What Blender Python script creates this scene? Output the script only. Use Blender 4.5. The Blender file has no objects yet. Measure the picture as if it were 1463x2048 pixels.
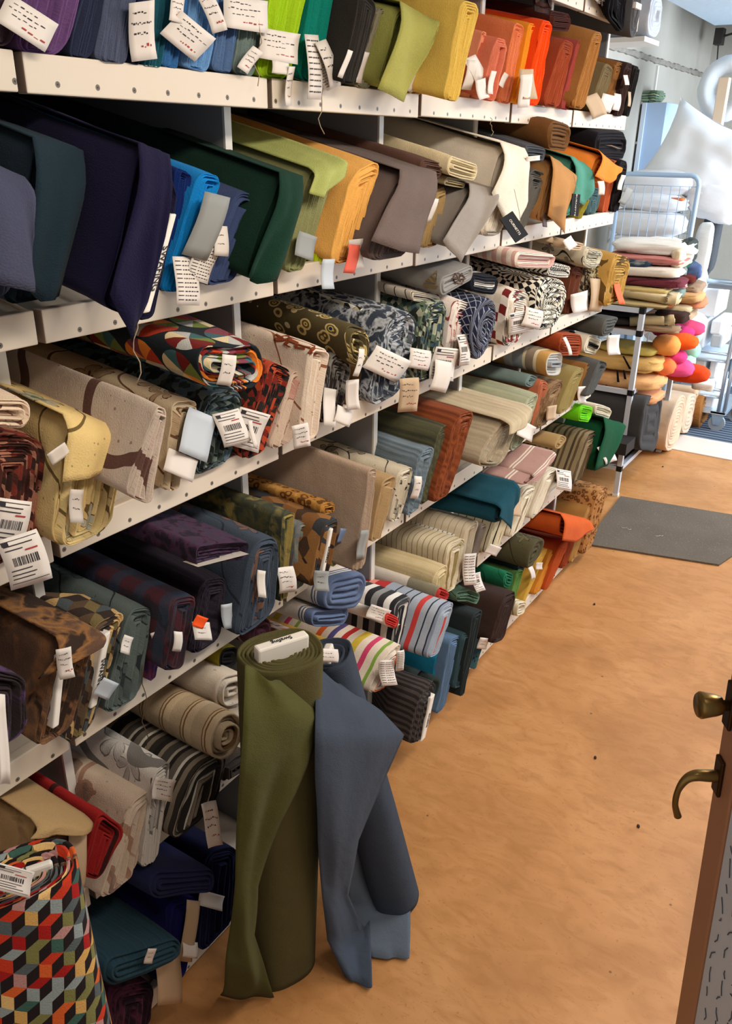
import bpy, math, random
from mathutils import Vector, Matrix, noise
from mathutils.bvhtree import BVHTree
C = bpy.context.scene.collection
sc = bpy.context.scene
random.seed(7)
# ------------------------------------------------------------------ camera
CAMR = Matrix(((0.8397606, -0.2309106, 0.49140862),
               (0.54278093, 0.3339833, -0.77061276),
               (0.01382038, 0.91385746, 0.40579989)))
CAM = Vector((0, 0, 1.70))
FPX = 1658.98
cd = bpy.data.cameras.new('camera'); cam = bpy.data.objects.new('camera', cd); C.objects.link(cam)
cd.sensor_fit = 'HORIZONTAL'; cd.sensor_width = 36; cd.lens = FPX * 36 / 1463
cd.clip_start = 0.05
cam.matrix_world = Matrix.Translation(CAM) @ CAMR.to_4x4()
sc.camera = cam
# ------------------------------------------------------------------ world, lamps, exposure
w = bpy.data.worlds.new('world'); sc.world = w; w.use_nodes = True
w.node_tree.nodes['Background'].inputs[0].default_value = (1.0, 0.93, 0.86, 1)
w.node_tree.nodes['Background'].inputs[1].default_value = 0.55
def area(name, loc, rot, sx, sy, power, col):
    l = bpy.data.lights.new(name, 'AREA'); l.shape = 'RECTANGLE'; l.size = sx; l.size_y = sy
    l.energy = power; l.color = col
    o = bpy.data.objects.new(name, l); C.objects.link(o); o.location = loc; o.rotation_euler = rot
    return o
area('ceiling_tube_near', (0.25, 0.9, 2.36), (0, 0.18, 0), 0.25, 1.2, 27, (1.0, 0.90, 0.78))
area('ceiling_tube_middle', (0.25, 2.6, 2.36), (0, 0.18, 0), 0.25, 1.2, 28, (1.0, 0.90, 0.78))
area('ceiling_tube_far', (0.1, 4.3, 2.36), (0, 0.1, 0), 0.25, 1.2, 26, (1.0, 0.92, 0.82))
area('daylight_window', (1.25, 5.9, 1.55), (0, math.radians(90), 0), 1.5, 2.0, 190, (0.72, 0.85, 1.0))
vs = sc.view_settings
vs.view_transform = 'Standard'; vs.look = 'None'; vs.gamma = 1; vs.use_curve_mapping = False
vs.exposure = 0.0
# ------------------------------------------------------------------ pixel -> world point (positions read off the photograph, placed at real depth)
def ray(px, py):
    return CAMR @ Vector((px - 731.5, -(py - 1024.0), -FPX))
def onx(p, x):
    d = ray(*p); return CAM + d * (x / d.x)
def ony(p, y):
    d = ray(*p); return CAM + d * (y / d.y)
def onz(p, z=0.0):
    d = ray(*p); return CAM + d * ((z - CAM.z) / d.z)
# ------------------------------------------------------------------ node helpers
def lin(h):
    if isinstance(h, tuple): return h
    h = h.lstrip('#'); r = []
    for i in (0, 2, 4):
        c = int(h[i:i+2], 16) / 255
        r.append(c / 12.92 if c <= 0.04045 else ((c + 0.055) / 1.055) ** 2.4)
    return (r[0], r[1], r[2], 1)
class NB:
    def __init__(s, name, rough=0.9, metal=0.0):
        s.m = bpy.data.materials.new(name); s.m.use_nodes = True; s.nt = s.m.node_tree
        s.b = s.nt.nodes['Principled BSDF']; s.b.inputs['Roughness'].default_value = rough
        s.b.inputs['Metallic'].default_value = metal
        s.b.inputs['Specular IOR Level'].default_value = 0.25
    def n(s, t, **k):
        o = s.nt.nodes.new(t)
        for a, v in k.items(): setattr(o, a, v)
        return o
    def put(s, sock, v):
        if isinstance(v, bpy.types.NodeSocket): s.nt.links.new(v, sock)
        else: sock.default_value = v
    def math(s, op, a, b=0.0, c=0.0):
        o = s.n('ShaderNodeMath', operation=op)
        s.put(o.inputs[0], a); s.put(o.inputs[1], b); s.put(o.inputs[2], c); return o.outputs[0]
    def uv(s):
        return s.n('ShaderNodeUVMap').outputs[0]
    def obj(s):
        return s.n('ShaderNodeTexCoord').outputs['Object']
    def sep(s, v):
        o = s.n('ShaderNodeSeparateXYZ'); s.put(o.inputs[0], v); return o.outputs[0], o.outputs[1], o.outputs[2]
    def comb(s, x, y, z=0.0):
        o = s.n('ShaderNodeCombineXYZ'); s.put(o.inputs[0], x); s.put(o.inputs[1], y); s.put(o.inputs[2], z); return o.outputs[0]
    def noise(s, v, scale, detail=2.0, dist=0.0):
        o = s.n('ShaderNodeTexNoise'); s.put(o.inputs['Vector'], v); o.inputs['Scale'].default_value = scale
        o.inputs['Detail'].default_value = detail; o.inputs['Distortion'].default_value = dist; return o
    def vor(s, v, scale, feature='F1'):
        o = s.n('ShaderNodeTexVoronoi', feature=feature); s.put(o.inputs['Vector'], v); o.inputs['Scale'].default_value = scale; return o
    def white(s, v):
        o = s.n('ShaderNodeTexWhiteNoise', noise_dimensions='3D'); s.put(o.inputs['Vector'], v); return o.outputs['Value']
    def ramp(s, f, stops, const=True):
        o = s.n('ShaderNodeValToRGB'); cr = o.color_ramp
        cr.interpolation = 'CONSTANT' if const else 'LINEAR'
        cr.elements.remove(cr.elements[1])
        cr.elements[0].position = stops[0][0]; cr.elements[0].color = lin(stops[0][1])
        for p, c in stops[1:]: cr.elements.new(p).color = lin(c)
        s.put(o.inputs[0], f); return o.outputs[0]
    def mix(s, f, a, b, mode='MIX'):
        o = s.n('ShaderNodeMix', data_type='RGBA', blend_type=mode)
        s.put(o.inputs[0], f)
        s.put(o.inputs[6], lin(a) if not isinstance(a, bpy.types.NodeSocket) else a)
        s.put(o.inputs[7], lin(b) if not isinstance(b, bpy.types.NodeSocket) else b)
        return o.outputs[2]
    def warp(s, v, scale, amt):
        n_ = s.noise(v, scale, 1.0)
        o = s.n('ShaderNodeVectorMath', operation='MULTIPLY_ADD')
        s.put(o.inputs[0], n_.outputs['Color']); o.inputs[1].default_value = (amt, amt, amt); s.put(o.inputs[2], v)
        return o.outputs[0]
    def color(s, c):
        s.put(s.b.inputs['Base Color'], lin(c) if not isinstance(c, bpy.types.NodeSocket) else c)
    def bump(s, h, strength=0.3, dist=0.002):
        o = s.n('ShaderNodeBump'); o.inputs['Strength'].default_value = strength; o.inputs['Distance'].default_value = dist
        s.put(o.inputs['Height'], h); s.nt.links.new(o.outputs[0], s.b.inputs['Normal'])
_mc = {}
def cloth(kind, *a, **k):
    """procedural cloth, laid out in the cloth's own u (round the bolt) and v (along the bolt) in metres"""
    key = (kind, repr(a), repr(k))
    if key in _mc: return _mc[key]
    b = NB('cloth_' + kind, 0.92); b.b.inputs['Specular IOR Level'].default_value = 0.04
    u = b.uv(); x, y, _ = b.sep(u)
    sc_ = k.get('s', 1.0)
    if kind == 'solid':
        col = b.mix(b.noise(u, 14, 3).outputs[0], a[0], tuple(min(1, c * 0.80) for c in lin(a[0])[:3]) + (1,))
    elif kind == 'satin':
        b.b.inputs['Roughness'].default_value = 0.5; col = lin(a[0])
    elif kind == 'stripe':          # bands across the bolt, a = ((pos, colour), ...), s = period in metres
        vv = y if k.get('axis', 'v') == 'v' else x
        vv = b.math('ADD', vv, b.math('MULTIPLY', b.noise(u, 7, 1).outputs[0], k.get('wob', 0.006)))
        f = b.math('FRACT', b.math('ADD', b.math('DIVIDE', vv, sc_), 20.0))
        col = b.ramp(f, a)
    elif kind == 'streak':          # woven slub / vertical crinkle
        v2 = b.comb(b.math('MULTIPLY', x, 90 / sc_), b.math('MULTIPLY', y, 3.0))
        col = b.mix(b.math('MULTIPLY', b.math('SUBTRACT', b.noise(v2, 1.0, 3).outputs[0], 0.35), 3.0), a[0], a[1])
    elif kind == 'floral':          # a = base, petals, hearts, tendrils
        wv = b.warp(u, 9 / sc_, 0.03 * sc_)
        S_ = 10 / sc_
        v = b.vor(wv, S_)
        o1 = b.n('ShaderNodeVectorMath', operation='SUBTRACT'); b.put(o1.inputs[0], wv); b.put(o1.inputs[1], v.outputs['Position'])
        px, py, _ = b.sep(o1.outputs[0]); rr = b.sep(v.outputs['Color'])
        ang = b.math('ADD', b.math('ARCTAN2', py, px), b.math('MULTIPLY', rr[0], 6.28))
        pet = b.math('MULTIPLY', b.math('ABSOLUTE', b.math('COSINE', b.math('MULTIPLY', ang, 2.5))), 0.65)
        dn = b.math('ADD', v.outputs['Distance'], b.math('MULTIPLY', b.math('SUBTRACT', b.noise(u, 60 / sc_, 2).outputs[0], 0.5), 0.15))
        rad = b.math('MULTIPLY', b.math('ADD', pet, 0.5), k.get('d', 0.30) * 1.25)
        show = b.math('LESS_THAN', rr[1], k.get('cover', 0.75))
        leafy = b.math('LESS_THAN', dn, rad)
        col = b.mix(b.math('MULTIPLY', b.math('LESS_THAN', dn, b.math('ADD', rad, 0.035)), show), a[0], a[3])
        petc = b.mix(b.math('MULTIPLY', b.noise(u, 45 / sc_, 3).outputs[0], 0.9), a[1], a[0])
        col = b.mix(b.math('MULTIPLY', leafy, show), col, petc)
        col = b.mix(b.math('MULTIPLY', b.math('LESS_THAN', dn, b.math('MULTIPLY', rad, 0.42)), show), col, a[2])
        t = b.math('ABSOLUTE', b.math('SUBTRACT', b.noise(wv, 5.5 / sc_, 0.3).outputs[0], 0.5))
        col = b.mix(b.math('LESS_THAN', t, k.get('vine', 0.0075)), col, a[3])
        sp = b.vor(u, 70 / sc_).outputs['Distance']
        col = b.mix(b.math('MULTIPLY', b.math('LESS_THAN', sp, 0.12), 0.6), col, a[3])
    elif kind == 'abstract':        # soft patches
        f = b.noise(b.warp(u, 30 / sc_, 0.02 * sc_), 22 / sc_, 5, 0.4).outputs[0]
        n_ = len(a); col = b.ramp(f, [(0.0 if i == 0 else 0.34 + 0.32 * i / n_, c) for i, c in enumerate(a)], k.get('const', False))
    elif kind == 'mosaic':
        f = b.sep(b.vor(b.warp(u, 20 / sc_, 0.012 * sc_), 68 / sc_).outputs['Color'])[0]
        n_ = len(a); col = b.ramp(f, [(i / n_, c) for i, c in enumerate(a)])
    elif kind == 'leopard':
        d = b.vor(b.warp(u, 30 / sc_, 0.012), 48 / sc_).outputs['Distance']
        col = b.ramp(d, [(0, a[0]), (0.22, a[1]), (0.45, a[0]), (0.75, a[2])])
    elif kind == 'eyes':
        d = b.vor(u, 24 / sc_).outputs['Distance']
        col = b.ramp(d, [(0, a[0]), (0.13, a[1]), (0.2, a[2]), (0.3, a[1]), (0.36, a[3]), (0.42, a[2])])
    elif kind == 'grid':            # diagonal lattice
        p = b.math('FRACT', b.math('ADD', b.math('DIVIDE', b.math('ADD', x, y), sc_), 20.0))
        q = b.math('FRACT', b.math('ADD', b.math('DIVIDE', b.math('SUBTRACT', x, y), sc_), 20.0))
        f = b.math('MAXIMUM', b.math('LESS_THAN', p, 0.12), b.math('LESS_THAN', q, 0.12))
        col = b.mix(f, a[0], a[1])
    elif kind == 'plaid':
        p = b.math('FRACT', b.math('ADD', b.math('DIVIDE', x, sc_), 20.0))
        q = b.math('FRACT', b.math('ADD', b.math('DIVIDE', y, sc_), 20.0))
        col = b.mix(b.math('MULTIPLY', b.math('LESS_THAN', p, 0.5), 0.6), a[0], a[1])
        col = b.mix(b.math('MULTIPLY', b.math('LESS_THAN', q, 0.4), 0.6), col, a[2])
        col = b.mix(b.math('MULTIPLY', b.math('GREATER_THAN', b.noise(u, 15, 2).outputs[0], 0.55), 0.6), col, a[3])
    elif kind == 'checker':
        i = b.math('FLOOR', b.math('DIVIDE', x, sc_)); j = b.math('FLOOR', b.math('DIVIDE', y, sc_))
        par = b.math('PINGPONG', b.math('ADD', i, j), 1.0)
        rnd = b.ramp(b.white(b.comb(i, j)), [(0, a[1]), (0.5, a[2]), (0.8, a[3])])
        col = b.mix(b.math('GREATER_THAN', par, 0.5), a[0], rnd)
    elif kind == 'zigzag':
        f = b.math('FRACT', b.math('ADD', b.math('DIVIDE', b.math('ADD', y, b.math('PINGPONG', x, sc_)), sc_ * 0.8), 20.0))
        col = b.mix(b.math('LESS_THAN', f, 0.45), a[0], a[1])
    elif kind == 'sun':             # big black and cream discs with rays
        v = b.vor(u, 9 / sc_); o = b.n('ShaderNodeVectorMath', operation='SUBTRACT')
        o2 = b.n('ShaderNodeVectorMath', operation='SCALE'); b.put(o2.inputs[0], u); o2.inputs[3].default_value = 1.0
        b.put(o.inputs[0], o2.outputs[0]); b.put(o.inputs[1], v.outputs['Position'])
        px, py, _ = b.sep(o.outputs[0])
        ang = b.math('ARCTAN2', py, px)
        ray_ = b.math('GREATER_THAN', b.math('SINE', b.math('MULTIPLY', ang, 14.0)), 0.0)
        d = v.outputs['Distance']
        ring = b.ramp(d, [(0, '#ffffff'), (0.12, '#000000'), (0.2, '#ffffff'), (0.45, '#000000'), (0.52, '#ffffff'), (0.7, '#000000')])
        f = b.math('ABSOLUTE', b.math('SUBTRACT', ray_, b.sep(ring)[0]))
        col = b.mix(f, a[0], a[1])
    elif kind == 'circles':         # overlapping circles cut into coloured triangles
        i = b.math('DIVIDE', x, sc_); j = b.math('DIVIDE', y, sc_)
        fi = b.math('SUBTRACT', b.math('FRACT', b.math('ADD', i, 20.0)), 0.5); fj = b.math('SUBTRACT', b.math('FRACT', b.math('ADD', j, 20.0)), 0.5)
        dist = b.math('SQRT', b.math('ADD', b.math('MULTIPLY', fi, fi), b.math('MULTIPLY', fj, fj)))
        q = b.math('FLOOR', b.math('DIVIDE', b.math('ARCTAN2', fj, fi), 0.7854))
        rnd = b.white(b.comb(b.math('FLOOR', i), b.math('FLOOR', j), q))
        n_ = len(a) - 1
        c1 = b.ramp(rnd, [(t / n_, c) for t, c in enumerate(a[1:])])
        col = b.mix(b.math('GREATER_THAN', dist, 0.47), c1, a[0])
    elif kind == 'cubes':           # tumbling blocks: lit face, top face and dark face per block
        w_ = sc_; kk = 0.6 * sc_; h_ = 1.35 * sc_; P = 2 * h_ + 2 * kk
        cx = b.math('ADD', b.math('DIVIDE', x, w_), 400.0); c_ = b.math('FLOOR', cx)
        f = b.math('PINGPONG', cx, 1.0)
        odd = b.math('MODULO', c_, 2.0)
        yk = b.math('ADD', b.math('ADD', y, b.math('MULTIPLY', f, kk)), 400 * P)
        row = b.math('FLOOR', b.math('DIVIDE', yk, P)); yy = b.math('SUBTRACT', yk, b.math('MULTIPLY', row, P))
        t1 = b.math('GREATER_THAN', yy, h_)
        t2 = b.math('GREATER_THAN', yy, b.math('ADD', b.math('MULTIPLY', f, 2 * kk), h_))
        t3 = b.math('GREATER_THAN', yy, b.math('ADD', b.math('MULTIPLY', f, 2 * kk), 2 * h_))
        zone = b.math('ADD', b.math('ADD', t1, t2), t3)      # 0 faceA 1 topA 2 faceB 3 topB
        isB = t2
        ax = b.math('ADD', b.math('MULTIPLY', b.math('FLOOR', b.math('DIVIDE', c_, 2.0)), 2.0), 1.0)
        bx_ = b.math('ADD', c_, odd)
        idx = b.math('ADD', ax, b.math('MULTIPLY', isB, b.math('SUBTRACT', bx_, ax)))
        top = b.math('GREATER_THAN', b.math('MODULO', zone, 2.0), 0.5)
        # dark when (faceA and odd column) or (faceB and even column)
        dark = b.math('MULTIPLY', b.math('SUBTRACT', 1.0, top), b.math('ABSOLUTE', b.math('SUBTRACT', odd, isB)))
        rnd = b.white(b.comb(idx, b.math('ADD', row, b.math('MULTIPLY', isB, 0.5)), b.math('MULTIPLY', top, 3.0)))
        n_ = len(a) - 1
        col = b.mix(dark, b.ramp(rnd, [(t / n_, c) for t, c in enumerate(a[1:])]), a[0])
    fine = b.n('ShaderNodeTexNoise'); b.put(fine.inputs['Vector'], u); fine.inputs['Scale'].default_value = 420; fine.inputs['Detail'].default_value = 1
    if kind not in ('satin',):
        col = b.mix(0.16, col, fine.outputs['Color'], 'OVERLAY')
    b.color(col)
    b.b.inputs['Sheen Weight'].default_value = k.get('sheen', 0.03)
    b.b.inputs['Sheen Roughness'].default_value = 0.6
    b.bump(b.math('ADD', fine.outputs[0], b.math('MULTIPLY', b.noise(u, 22, 3).outputs[0], k.get('wr', 3.0))), 0.35, 0.003)
    _mc[key] = b.m
    return b.m
def S(h): return cloth('solid', h)
def plain(name, col, rough=0.6, metal=0.0, nz=0.0, scale=8.0, col2=None):
    key = ('plain', name)
    if key in _mc: return _mc[key]
    b = NB(name, rough, metal)
    if nz:
        f = b.noise(b.obj(), scale, 4).outputs[0]
        b.color(b.mix(b.math('MULTIPLY', b.math('SUBTRACT', f, 0.3), nz * 2), col, col2 or tuple(c * 0.6 for c in lin(col)[:3]) + (1,)))
        b.bump(f, 0.15)
    else: b.color(col)
    _mc[key] = b.m
    return b.m
M_LIP = plain('cream_painted_board', '#d8cdbd', 0.5, 0, 0.12, 5)
M_SCREW = plain('screw_head', '#6d665c', 0.5)
M_WOODEND = plain('raw_board_end', '#8c7868', 0.7)
M_PANEL = plain('grey_panel', '#8f9093', 0.6, 0, 0.1, 3)
M_WHITEEDGE = plain('white_edge', '#dedad2', 0.5)
M_BACK = plain('tan_backing', '#8b8072', 0.8, 0, 0.15, 2)
M_PAPER = plain('paper', '#d9d0c6', 0.8, 0, 0.05, 20)
M_CARD = plain('kraft_card', '#b99f80', 0.85, 0, 0.1, 20)
M_GREYCARD = plain('grey_card', '#8d8f8c', 0.8)
M_BLUECARD = plain('pale_blue_card', '#b9c0c6', 0.8)
M_INK = plain('ink', '#2f2c30', 0.8)
M_RED = plain('red_ink', '#a33a3a', 0.8)
M_BLACKCARD = plain('black_card', '#0d0c0c', 0.9)
M_ORANGECARD = plain('orange_card', '#ff5a1c', 0.7)
M_BOARD = plain('white_core_board', '#e4ddd2', 0.6)
M_THREAD = plain('thread', '#a8957e', 0.9)
# ------------------------------------------------------------------ object helpers
def tag(o, label=None, cat=None, group=None, kind=None):
    if label: o['label'] = label
    if cat: o['category'] = cat
    if group: o['group'] = group
    if kind: o['kind'] = kind
    return o
ORG = {}
def root(name, loc, label=None, cat=None, group=None, kind=None):
    o = bpy.data.objects.new(name, None); o.empty_display_size = 0.05; C.objects.link(o); o.location = loc
    ORG[o.name] = Vector(loc); return tag(o, label, cat, group, kind)
def mk(name, verts, faces, mats, parent=None, uvs=None, fm=None, smooth=True, loc=None):
    """link ONE mesh object from world-space verts"""
    org = ORG[parent.name] if parent else (Vector(loc) if loc is not None else Vector((0, 0, 0)))
    me = bpy.data.meshes.new(name)
    me.from_pydata([tuple(Vector(v) - org) for v in verts], [], faces)
    for m in (mats if isinstance(mats, (list, tuple)) else [mats]): me.materials.append(m)
    if uvs:
        l = me.uv_layers.new(name='UVMap')
        for i, lp in enumerate(me.loops): l.data[i].uv = uvs[lp.vertex_index]
    if fm: me.polygons.foreach_set('material_index', fm)
    if smooth: me.polygons.foreach_set('use_smooth', [True] * len(me.polygons))
    me.update()
    o = bpy.data.objects.new(name, me); C.objects.link(o)
    if parent: o.parent = parent; ORG[o.name] = org
    else:
        o.location = org; ORG[o.name] = org
    return o
class MB:
    """collects boxes, tubes and quads into one mesh (world space)"""
    def __init__(s): s.v = []; s.f = []; s.fm = []; s.uv = []
    def add(s, vs, fs, mi=0, uvs=None):
        n = len(s.v); s.v += [Vector(v) for v in vs]; s.f += [tuple(i + n for i in f) for f in fs]; s.fm += [mi] * len(fs)
        s.uv += uvs or [(0, 0)] * len(vs)
    def box(s, a, b, mi=0):
        (x0, y0, z0), (x1, y1, z1) = a, b
        s.hexa([(x0, y0, z0), (x1, y0, z0), (x1, y1, z0), (x0, y1, z0), (x0, y0, z1), (x1, y0, z1), (x1, y1, z1), (x0, y1, z1)], mi)
    def hexa(s, p, mi=0):
        s.add(p, [(0, 3, 2, 1), (4, 5, 6, 7), (0, 1, 5, 4), (1, 2, 6, 5), (2, 3, 7, 6), (3, 0, 4, 7)], mi)
    def tube(s, pts, r, n=8, mi=0, caps=True):
        pts = [Vector(p) for p in pts]; rs = r if isinstance(r, (list, tuple)) else [r] * len(pts); ring = []
        up = None
        for i, p in enumerate(pts):
            d = (pts[min(i + 1, len(pts) - 1)] - pts[max(i - 1, 0)]).normalized()
            if up is None: up = d.orthogonal().normalized()
            a = (up - d * up.dot(d)).normalized(); up = a; c = d.cross(a)
            ring.append([p + (a * math.cos(t * 2 * math.pi / n) + c * math.sin(t * 2 * math.pi / n)) * rs[i] for t in range(n)])
        vs_ = [v for r_ in ring for v in r_]; fs = []
        for i in range(len(pts) - 1):
            for t in range(n):
                fs.append((i * n + t, i * n + (t + 1) % n, (i + 1) * n + (t + 1) % n, (i + 1) * n + t))
        if caps: fs += [tuple(range(n))[::-1], tuple((len(pts) - 1) * n + t for t in range(n))]
        s.add(vs_, fs, mi)
    def build(s, name, mats, parent=None, smooth=False, loc=None, bevel=0.0):
        o = mk(name, s.v, s.f, mats, parent, s.uv, s.fm, smooth, loc)
        if bevel:
            m = o.modifiers.new('bevel', 'BEVEL'); m.width = bevel; m.segments = 2; m.limit_method = 'ANGLE'
        return o
def solid_sheet(o, t):
    m = o.modifiers.new('thickness', 'SOLIDIFY'); m.thickness = t; m.offset = 0
    return o
def blob(name, center, size, mat, parent=None, rot=0.0, amp=0.12, fq=3.0, e=0.7, seed=0.0, n=24, m=16, tilt=0.0, loc=None):
    """a soft pillow or folded-cloth lump: superellipsoid with noise wrinkles"""
    vs_ = []; uv = []; fs = []
    c = Vector(center); R_ = Matrix.Rotation(rot, 3, 'Z') @ Matrix.Rotation(tilt, 3, 'Y')
    def sg(t, p): return math.copysign(abs(t) ** p, t)
    for j in range(m + 1):
        ph = -math.pi / 2 + math.pi * j / m
        for i in range(n):
            th = 2 * math.pi * i / n
            p = Vector((sg(math.cos(ph), e) * sg(math.cos(th), e), sg(math.cos(ph), e) * sg(math.sin(th), e), sg(math.sin(ph), e)))
            nz = noise.noise(Vector((p.x * fq + seed, p.y * fq, p.z * fq * 1.5 + seed)))
            p = p * (1 + amp * nz)
            q = R_ @ Vector((p.x * size[0] / 2, p.y * size[1] / 2, p.z * size[2] / 2))
            vs_.append(c + q); uv.append((i / n * (size[0] + size[1]), j / m * size[2] * 2))
    for j in range(m):
        for i in range(n):
            fs.append((j * n + i, j * n + (i + 1) % n, (j + 1) * n + (i + 1) % n, (j + 1) * n + i))
    return mk(name, vs_, fs, mat, parent, uv, None, True, loc)
# ------------------------------------------------------------------ room
def floor_mat():
    b = NB('orange_linoleum', 0.42); o = b.obj()
    f = b.noise(o, 3.2, 5, 0.4).outputs[0]
    col = b.ramp(f, [(0.30, '#a1713f'), (0.5, '#b7834d'), (0.72, '#c8955f')], False)
    ox, oy, oz = b.sep(o); g = b.noise(b.comb(ox, b.math('MULTIPLY', oy, 2.2), oz), 46, 5, 0.8).outputs[0]
    col = b.mix(b.math('MULTIPLY', b.math('GREATER_THAN', g, 0.62), 0.28), col, '#93602f')
    p = b.noise(o, 90, 2).outputs[0]
    col = b.mix(b.math('MULTIPLY', b.math('GREATER_THAN', p, 0.70), 0.5), col, '#7d5128')
    v = b.vor(o, 9.0).outputs['Distance']
    col = b.mix(b.math('LESS_THAN', v, 0.035), col, '#4a3220')
    n3 = b.noise(o, 1.1, 2).outputs[0]
    col = b.mix(b.math('MULTIPLY', n3, 0.5), col, '#b97f55')
    n5 = b.noise(b.comb(ox, b.math('MULTIPLY', oy, 2.0), oz), 9, 6, 1.5).outputs[0]
    col = b.mix(b.math('MULTIPLY', b.math('SUBTRACT', n5, 0.42), 1.6), col, '#96632f')
    b.color(col); b.bump(g, 0.08); b.b.inputs['Specular IOR Level'].default_value = 0.3
    return b.m
def struct(name, mb, mats, **k): return tag(mb.build(name, mats, **k), kind='structure')
m = MB(); m.box((-1.85, -1.2, -0.1), (1.4, 5.10, 0.0)); struct('floor', m, floor_mat())
def stripes_mat():
    b = NB('ribbed_entrance_mat', 0.7); x, y, z = b.sep(b.obj())
    f = b.math('FRACT', b.math('ADD', b.math('DIVIDE', y, 0.05), 100.0))
    b.color(b.mix(b.math('LESS_THAN', f, 0.45), '#5f6a78', '#2c3440')); b.bump(f, 0.5, 0.01); return b.m
m = MB(); m.box((-1.85, 5.10, -0.1), (1.4, 5.42, 0.006)); struct('trim_threshold', m, plain('worn_white_threshold', '#d8c6b8', 0.5, 0, 0.25, 6))
m = MB(); m.box((-1.85, 5.42, -0.1), (1.4, 8.15, 0.004)); struct('floor_entrance', m, stripes_mat())
def plaster(name, c1, c2, sc_=2.0):
    b = NB(name, 0.85); o = b.obj(); f = b.noise(o, sc_, 5).outputs[0]
    b.color(b.mix(b.math('MULTIPLY', f, 0.9), c1, c2)); b.bump(b.noise(o, 25, 4).outputs[0], 0.3, 0.01); return b.m
M_WALL = plaster('cream_wall', '#bfb8ab', '#9a9387'); M_CEIL = plaster('white_ceiling', '#d6dadd', '#bcc3c8', 1.2)
m = MB(); m.box((-1.95, -1.2, -0.1), (-1.85, 8.1, 2.7)); struct('wall_left', m, M_WALL)
m = MB(); m.box((-1.95, 8.1, -0.1), (1.4, 8.2, 2.7)); struct('wall_back', m, M_WALL)
m = MB(); m.box((-1.95, -1.2, 2.62), (1.4, 8.2, 2.7)); struct('ceiling', m, M_CEIL)
# lower boxed beams across the far ceiling
m = MB(); m.box((-1.5, 5.2, 2.44), (1.4, 6.5, 2.62)); m.box((-1.35, 6.7, 2.36), (1.4, 7.7, 2.62)); struct('trim_1', m, plaster('pale_blue_beam', '#c4d2dc', '#aebdc9', 1.0), bevel=0.01)
# crumbled edge of the plaster where the wall lining stops, and the lining seam
m = MB()
pts = [(-1.845, 3.9 + i * 0.05, 2.25 + 0.010 * noise.noise(Vector((i * 0.7, 0, 0)))) for i in range(84)]
m.tube(pts, [0.016 + 0.012 * abs(noise.noise(Vector((i * 0.9, 3, 0)))) for i in range(84)], 7); struct('trim_2', m, plaster('crumbled_plaster', '#a79f92', '#6b655d', 20))
m = MB(); m.box((-1.85, 6.55, 0.0), (-1.835, 6.575, 2.22)); struct('trim_3', m, M_WHITEEDGE)
# grey lint mat on the floor
def mat_mat():
    b = NB('grey_doormat', 0.95); o = b.obj(); f = b.noise(o, 130, 3).outputs[0]
    b.color(b.mix(b.math('MULTIPLY', b.math('GREATER_THAN', f, 0.66), 0.5), b.mix(b.noise(o, 5, 3).outputs[0], '#6c6154', '#544b42'), '#8f8678')); b.bump(f, 0.6, 0.004); return b.m
q = [onz(p, 0.006) for p in ((1168, 1088), (1437, 1130), (1560, 1046), (1240, 993))]
m = MB(); m.hexa([(p.x, p.y, 0.001) for p in q] + [(p.x, p.y, 0.009) for p in q])
tag(m.build('doormat', mat_mat(), loc=(-0.8, 3.9, 0)), 'grey-brown rectangular doormat flecked with lint on the orange floor', 'doormat')
# ------------------------------------------------------------------ shelving
BY = [0.19, 0.722, 1.243, 1.763, 2.25, 2.716, 3.262]
ROWZ = {0: 2.066, 1: 1.755, 2: 1.438, 3: 1.115, 4: 0.772, 5: 0.424, 6: 0.018}
TAU = {0: 0.20, 1: 0.22, 2: 0.23, 3: 0.15, 4: 0.08, 5: 0.02, 6: 0.0}
LIPH = 0.047
def surf(row, x):     # height of the shelf surface, the boards slope down towards the aisle
    return ROWZ[row] + LIPH - 0.006 + math.tan(TAU[row]) * max(0.0, -1.0 - x)
BAYL = ['white shelving bay nearest the camera, cut by the left edge of the photo',
        'white shelving bay holding the blue and green bolts, olive standing bolt leaning in front',
        'white shelving bay with the lime and mustard bolts on its upper shelves',
        'white shelving bay with yellow bolts on top and rust striped bolts low down',
        'white shelving bay with bright orange bolts on its top shelf',
        'last white shelving bay, next to the aluminium display rack']
SHY = {0: 0.04, 1: 0.027, 2: 0.002, 3: -0.026, 4: -0.052, 5: -0.06, 6: -0.06}
def lip_mat(row):      # cream painted board with a row of small screw heads along its lower edge
    b = NB('cream_lip_%d' % row, 0.5); x, y, z = b.sep(b.obj())
    f = b.noise(b.obj(), 6, 4).outputs[0]
    col = b.mix(b.math('MULTIPLY', f, 0.35), '#dccfbd', '#b9aa96')
    fy = b.math('SUBTRACT', b.math('FRACT', b.math('ADD', b.math('DIVIDE', y, 0.066), 50.0 + 0.21 * row)), 0.5)
    dz_ = b.math('DIVIDE', b.math('SUBTRACT', z, ROWZ[row] + 0.010), 0.066)
    dd = b.math('SQRT', b.math('ADD', b.math('MULTIPLY', fy, fy), b.math('MULTIPLY', dz_, dz_)))
    col = b.mix(b.math('LESS_THAN', dd, 0.060), col, '#6d665c'); col = b.mix(b.math('LESS_THAN', dd, 0.022), col, '#39342e')
    b.color(col); b.bump(f, 0.1); return b.m
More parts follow.
